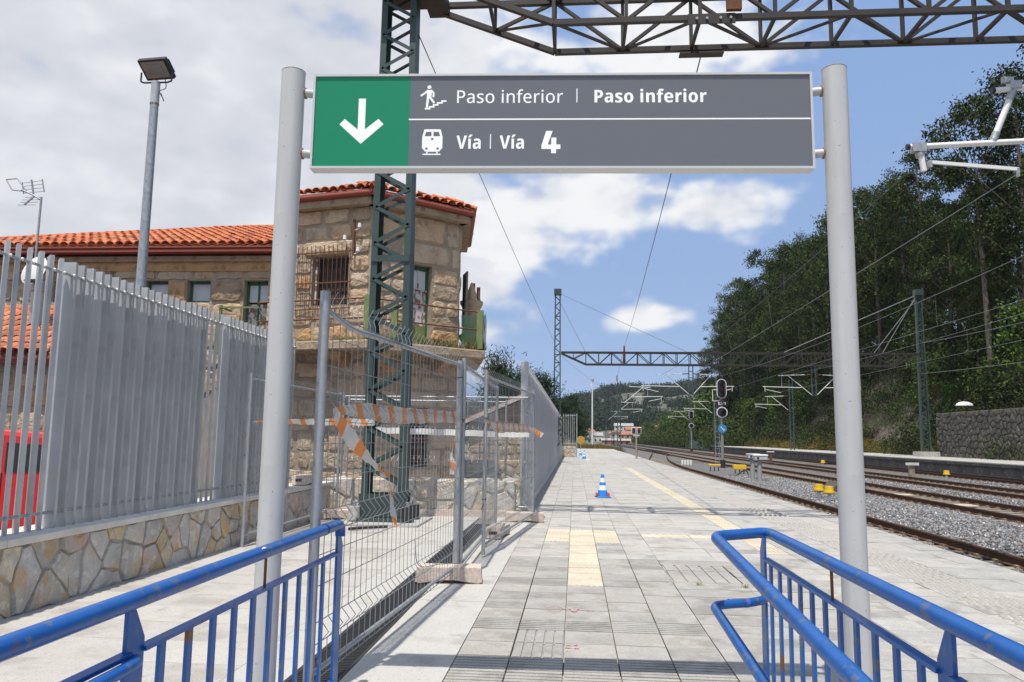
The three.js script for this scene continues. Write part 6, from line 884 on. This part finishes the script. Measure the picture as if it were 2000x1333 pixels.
// ---- pines on the left, beyond the building
R = mulberry(811);
const pine = (H, w, seed) => { R = mulberry(seed); const cs = []; for (let i = 0; i < 60; i++) { const t = Math.pow(R(), 0.8), a = rr(0, 6.28), r = w * (1 - t * 0.85) * rr(0.2, 1); cs.push([Math.cos(a) * r, H * (0.25 + 0.75 * t), Math.sin(a) * r, rr(0.25, 0.5) * w / 1.6, rr(0.8, 1.2)]); } return { trunk: rod(V(0, -0.5, 0), V(0, H * 0.95, 0), 0.2, 7, 0.05), crown: leafCloud(cs, 110, 0.32 * w / 1.6, 0.05 * w / 1.6, [[0.022, 0.042, 0.018], [0.032, 0.055, 0.022], [0.04, 0.06, 0.025]], { droop: -0.3 }) }; };
treeThing('pine_tree', pine(5.8, 1.5, 31), -4.1, -0.3, -41, 1, 0.4, 'dark pointed pine tree just right of the balcony end', 'pines behind the fences'); treeThing('pine_tree', pine(5.0, 1.4, 32), -2.7, -0.3, -42, 1, 1.4, 'dark pine tree left of the white fence end post', 'pines behind the fences'); treeThing('pine_tree', pine(4.7, 1.3, 33), -1.75, -0.3, -40, 1, 2.4, 'dark pine tree rising behind the receding slat fence', 'pines behind the fences'); treeThing('pine_tree', pine(4.2, 1.6, 34), -3.5, -0.3, -38, 1, 3.4, 'low dark pine seen through the mesh panels', 'pines behind the fences');
{ // stone shed with tile roof seen through the mesh
  const h = thing('tiled_shed', 'pale stone shed with a sloping orange tile roof seen through the mesh fence', 'building'); const z = -26; mesh('wall', [prism([[-3.6, -0.3], [-1.35, -0.3], [-1.35, 2.75], [-3.6, 1.75]], 4).translate(0, 0, z - 4)], BMORT, h); for (const b of courses(2.25, 1.75, 0, [], 0.3, 0.45)) { const m = mesh('stone', stoneGeo(blockPoly(b, 0.03), 0.03, 0.02), pick(GRAN), h); m.position.set(-3.6, 0, z); } mesh('roof', [bar(V(-3.85, 1.75, z - 2), V(-1.2, 2.93, z - 2), 4.5, 0.14, V(0, 1, 0))], TILES[0], h); mesh('verge_board', [bar(V(-3.85, 1.72, z + 0.28), V(-1.2, 2.9, z + 0.28), 0.04, 0.12)], CAPW, h);
  const r = thing('garden_wall', 'rough stone garden wall with grass seen between building and slat fence', 'wall'); mesh('core', [span(-3.3, -1.25, -0.3, 0.6, -22.5, -22.2)], MORTAR, r); for (const p of voronoi(2.0, 0.6, 0.3, 0.22, 0.02)) { const m = mesh('stone', stoneGeo(p, 0.03, 0.01), pick([WALLST[2], WALLST[4], WALLST[5]]), r); m.position.set(-3.3, 0.02, -22.2); }
  const gs = []; R = mulberry(99); for (let i = 0; i < 160; i++) gs.push(tuft(14, 0.25, 0.35, [[0.10, 0.14, 0.04], [0.16, 0.17, 0.06], [0.24, 0.22, 0.1]]).translate(rr(-3.4, -1.2), -0.15, rr(-22, -15))); const g = mesh('yard_grass', gs, LEAFM); stuff(g); tag(g, 'rough grass growing behind the low yellowish stone wall', 'grass'); struct('yard_bank', box(3.2, 0.3, 12, -2.6, -0.22, -19), DIRT);
  const rl = thing('yard_railing', 'light grey railing panel seen through the mesh beside the shed', 'railing'); mesh('rail', [box(1.9, 0.06, 0.05, -2.0, 1.45, -23.4)], GALV, rl); for (let i = 0; i < 14; i++) mesh('bar', [box(0.03, 1.3, 0.03, -2.9 + i * 0.14, 0.8, -23.4)], GALV, rl);
}
// ---- far hills and village
R = mulberry(912);
const farH = (x, z) => { const d = -z; const rid = 47 * sstep(330, 760, d) * (0.55 + 0.45 * sstep(-60, 90, x + (d - 700) * 0.05)) * (1 + 0.1 * n3(x * 0.01, 3, z * 0.01)); const spread = sstep(-420, -60, x); return -0.9 + Math.max(0, rid * (0.35 + 0.65 * spread)) + 2.5 * sstep(260, 420, d) * (0.6 + 0.4 * n3(x * 0.02, 0, z * 0.02)); };
const FARM = std({ map: tex(512, 160, (u, v) => { const a = pf(u, v, 10, 5), b = pf(u, v, 6, 4, 1); const f = vn(u * 200, v * 200, 200, 2); let k = mix3([0.05, 0.06, 0.045], [0.16, 0.16, 0.13], a * 0.5 + f * 0.5); k = mix3(k, [0.18, 0.15, 0.09], sstep(0.6, 0.72, b) * 0.7); return k; }), roughness: 1 });
{ const x0 = -500, x1 = 800, z0 = -255, z1 = -1100, nx = 90, nz = 60, g = new THREE.PlaneGeometry(1, 1, nx, nz), p = g.attributes.position, uv = []; for (let j = 0; j <= nz; j++) for (let i = 0; i <= nx; i++) { const x = lerp(x0, x1, i / nx), z = lerp(z0, z1, j / nz); p.setXYZ(j * (nx + 1) + i, x, farH(x, z), z); uv.push(x, z); } g.setAttribute('uv', new THREE.Float32BufferAttribute(uv, 2)); g.computeVertexNormals(); struct('far_hills', g, FARM).material.side = THREE.DoubleSide; }
{ // woods on the far hills
  R = mulberry(913); const cs = []; for (let j = 0; j < 14; j++) cs.push([gauss() * 1.6, rr(1, 7), gauss() * 1.6, rr(0.9, 1.5), rr(0.85, 1.15)]); const gr = leafCloud(cs, 26, 1.5, 0.9, [[0.035, 0.05, 0.028], [0.05, 0.065, 0.035], [0.03, 0.045, 0.03]]); const n = 4600, im = new THREE.InstancedMesh(gr, LEAFE, n), M4 = new THREE.Matrix4(), q = new THREE.Quaternion(); let i = 0; while (i < n) { const z = rr(-300, -860), x = rr(-120, 190) * (-z / 500); const f = fbm(x * 0.012, 2, z * 0.008, 3); if (f < -0.22 && z > -680) continue; if (z > -430 && x > -12 && x < 60) continue; const s = rr(0.45, 1.1); q.setFromAxisAngle(V(0, 1, 0), rr(0, 6)); M4.compose(V(x, farH(x, z) - 0.8, z), q, V(s, s * rr(0.8, 1.4), s)); im.setMatrixAt(i++, M4); } im.name = 'distant_woods'; stuff(im); tag(im, 'distant woods covering the far hills', 'woods'); scene.add(im);
  R = mulberry(914); treeThing('pine_tree', pine(11, 3.2, 41), -0.9, -0.8, -172, 1, 1, 'distant dark pine standing left of the white lamp post', 'distant pines'); for (const [x, z, h] of [[-2.5, -150, 8.5], [-4.5, -165, 8], [0.8, -190, 8], [-0.2, -160, 6.5]]) treeThing('pine_tree', pine(h, 3.4, 42 + Math.round(h * 3 + x)), x, -0.8, z, 1, x, 'low dark distant tree beside the pine left of the white lamp post', 'distant pines');
}
function house(x, z, w, d, h, wallC, roofC, label, turn = 0) {
  const t = thing('village_house', label, 'house', 'village houses'); t.position.set(x, farH(x, z) - 0.5, z); t.rotation.y = turn; t.scale.setScalar(0.66); const wm = std({ color: C(...wallC), roughness: 0.9 }); mesh('wall', [box(w, h, d, 0, h / 2, 0)], wm, t); const rm = std({ color: C(...roofC), roughness: 0.85 }); const r = mesh('roof', [prism([[-w / 2 - 0.5, h], [w / 2 + 0.5, h], [0, h + w * 0.22]], d + 0.8).translate(0, 0, -d / 2 - 0.4)], rm, t); if (w > d) { r.geometry.rotateY(Math.PI / 2); r.scale.set(1, (d / w) * 1.2, 1); r.geometry.scale((w + 1) / (d + 0.8), 1, (d + 0.8) / (w + 1)); r.position.y = h * (1 - (d / w) * 1.2); }
  mesh('chimney', [box(0.7, 1.6, 0.7, w * 0.2, h + 1.6, 0)], wm, r); const n = Math.max(2, Math.floor(w / 3)); for (let fl = 0; fl < Math.floor(h / 2.8); fl++) for (let i = 0; i < n; i++) mesh('window', [box(1.1, 1.3, 0.1, -w / 2 + w * (i + 0.5) / n, 1.7 + fl * 2.8, d / 2 + 0.03)], GLASS, t);
}
const ORR = [0.33, 0.15, 0.10], WHT = [0.55, 0.53, 0.50], PNK = [0.48, 0.30, 0.25], GRY = [0.34, 0.33, 0.32];
[[4.5, -330, 11, 8, 6, WHT, ORR, 'white house with red roof left of the lamp post', 0.3], [8.5, -325, 9, 8, 4.5, WHT, GRY, 'low white house right behind the lamp post', 0], [2, -300, 14, 6, 3.2, GRY, GRY, 'long grey shed at the left end of the village', 0], [21, -300, 9, 8, 5.6, PNK, ORR, 'pink house with orange roof beside the small masts', -0.3], [17, -330, 8, 8, 6, WHT, ORR, 'pale house partly behind the small masts', 0.2], [26, -340, 12, 8, 8.4, WHT, ORR, 'taller pale house with red roof in the village centre', 0.1], [31, -310, 9, 7, 3.6, ORR, ORR, 'low orange house at the right of the village', -0.2], [45, -400, 12, 9, 5.5, WHT, ORR, 'white house up the slope right of the village', 0.2], [60, -420, 12, 9, 5.5, PNK, ORR, 'orange walled house up the slope before the hedge', -0.1], [12, -270, 8, 4, 2.8, ORR, GRY, 'low brick hut close to the tracks', 0], [16.5, -262, 6, 4, 2.8, ORR, GRY, 'small brick hut with dark door beside the tracks', 0], [34, -370, 10, 8, 5.6, GRY, ORR, 'grey house behind the taller pale house', 0.4], [24, -385, 14, 8, 8.4, WHT, GRY, 'long pale apartment block high in the village', 0]].forEach(a => house(...a));
{ const b = thing('track_sign', 'round yellow trackside board beyond the crossing fence', 'sign'); mesh('disc', [new THREE.CylinderGeometry(0.5, 0.5, 0.06, 22).rotateX(Math.PI / 2).translate(0.72, 1.0, -95)], std({ color: C(0.45, 0.30, 0.03), roughness: 0.6 }), b); mesh('post', [rod(V(0.72, -0.8, -95), V(0.72, 0.6, -95), 0.05, 8)], GALVD, b); }

scene.fog = new THREE.FogExp2(0xcdd8e8, 0.00013);
renderer.render(scene, camera);
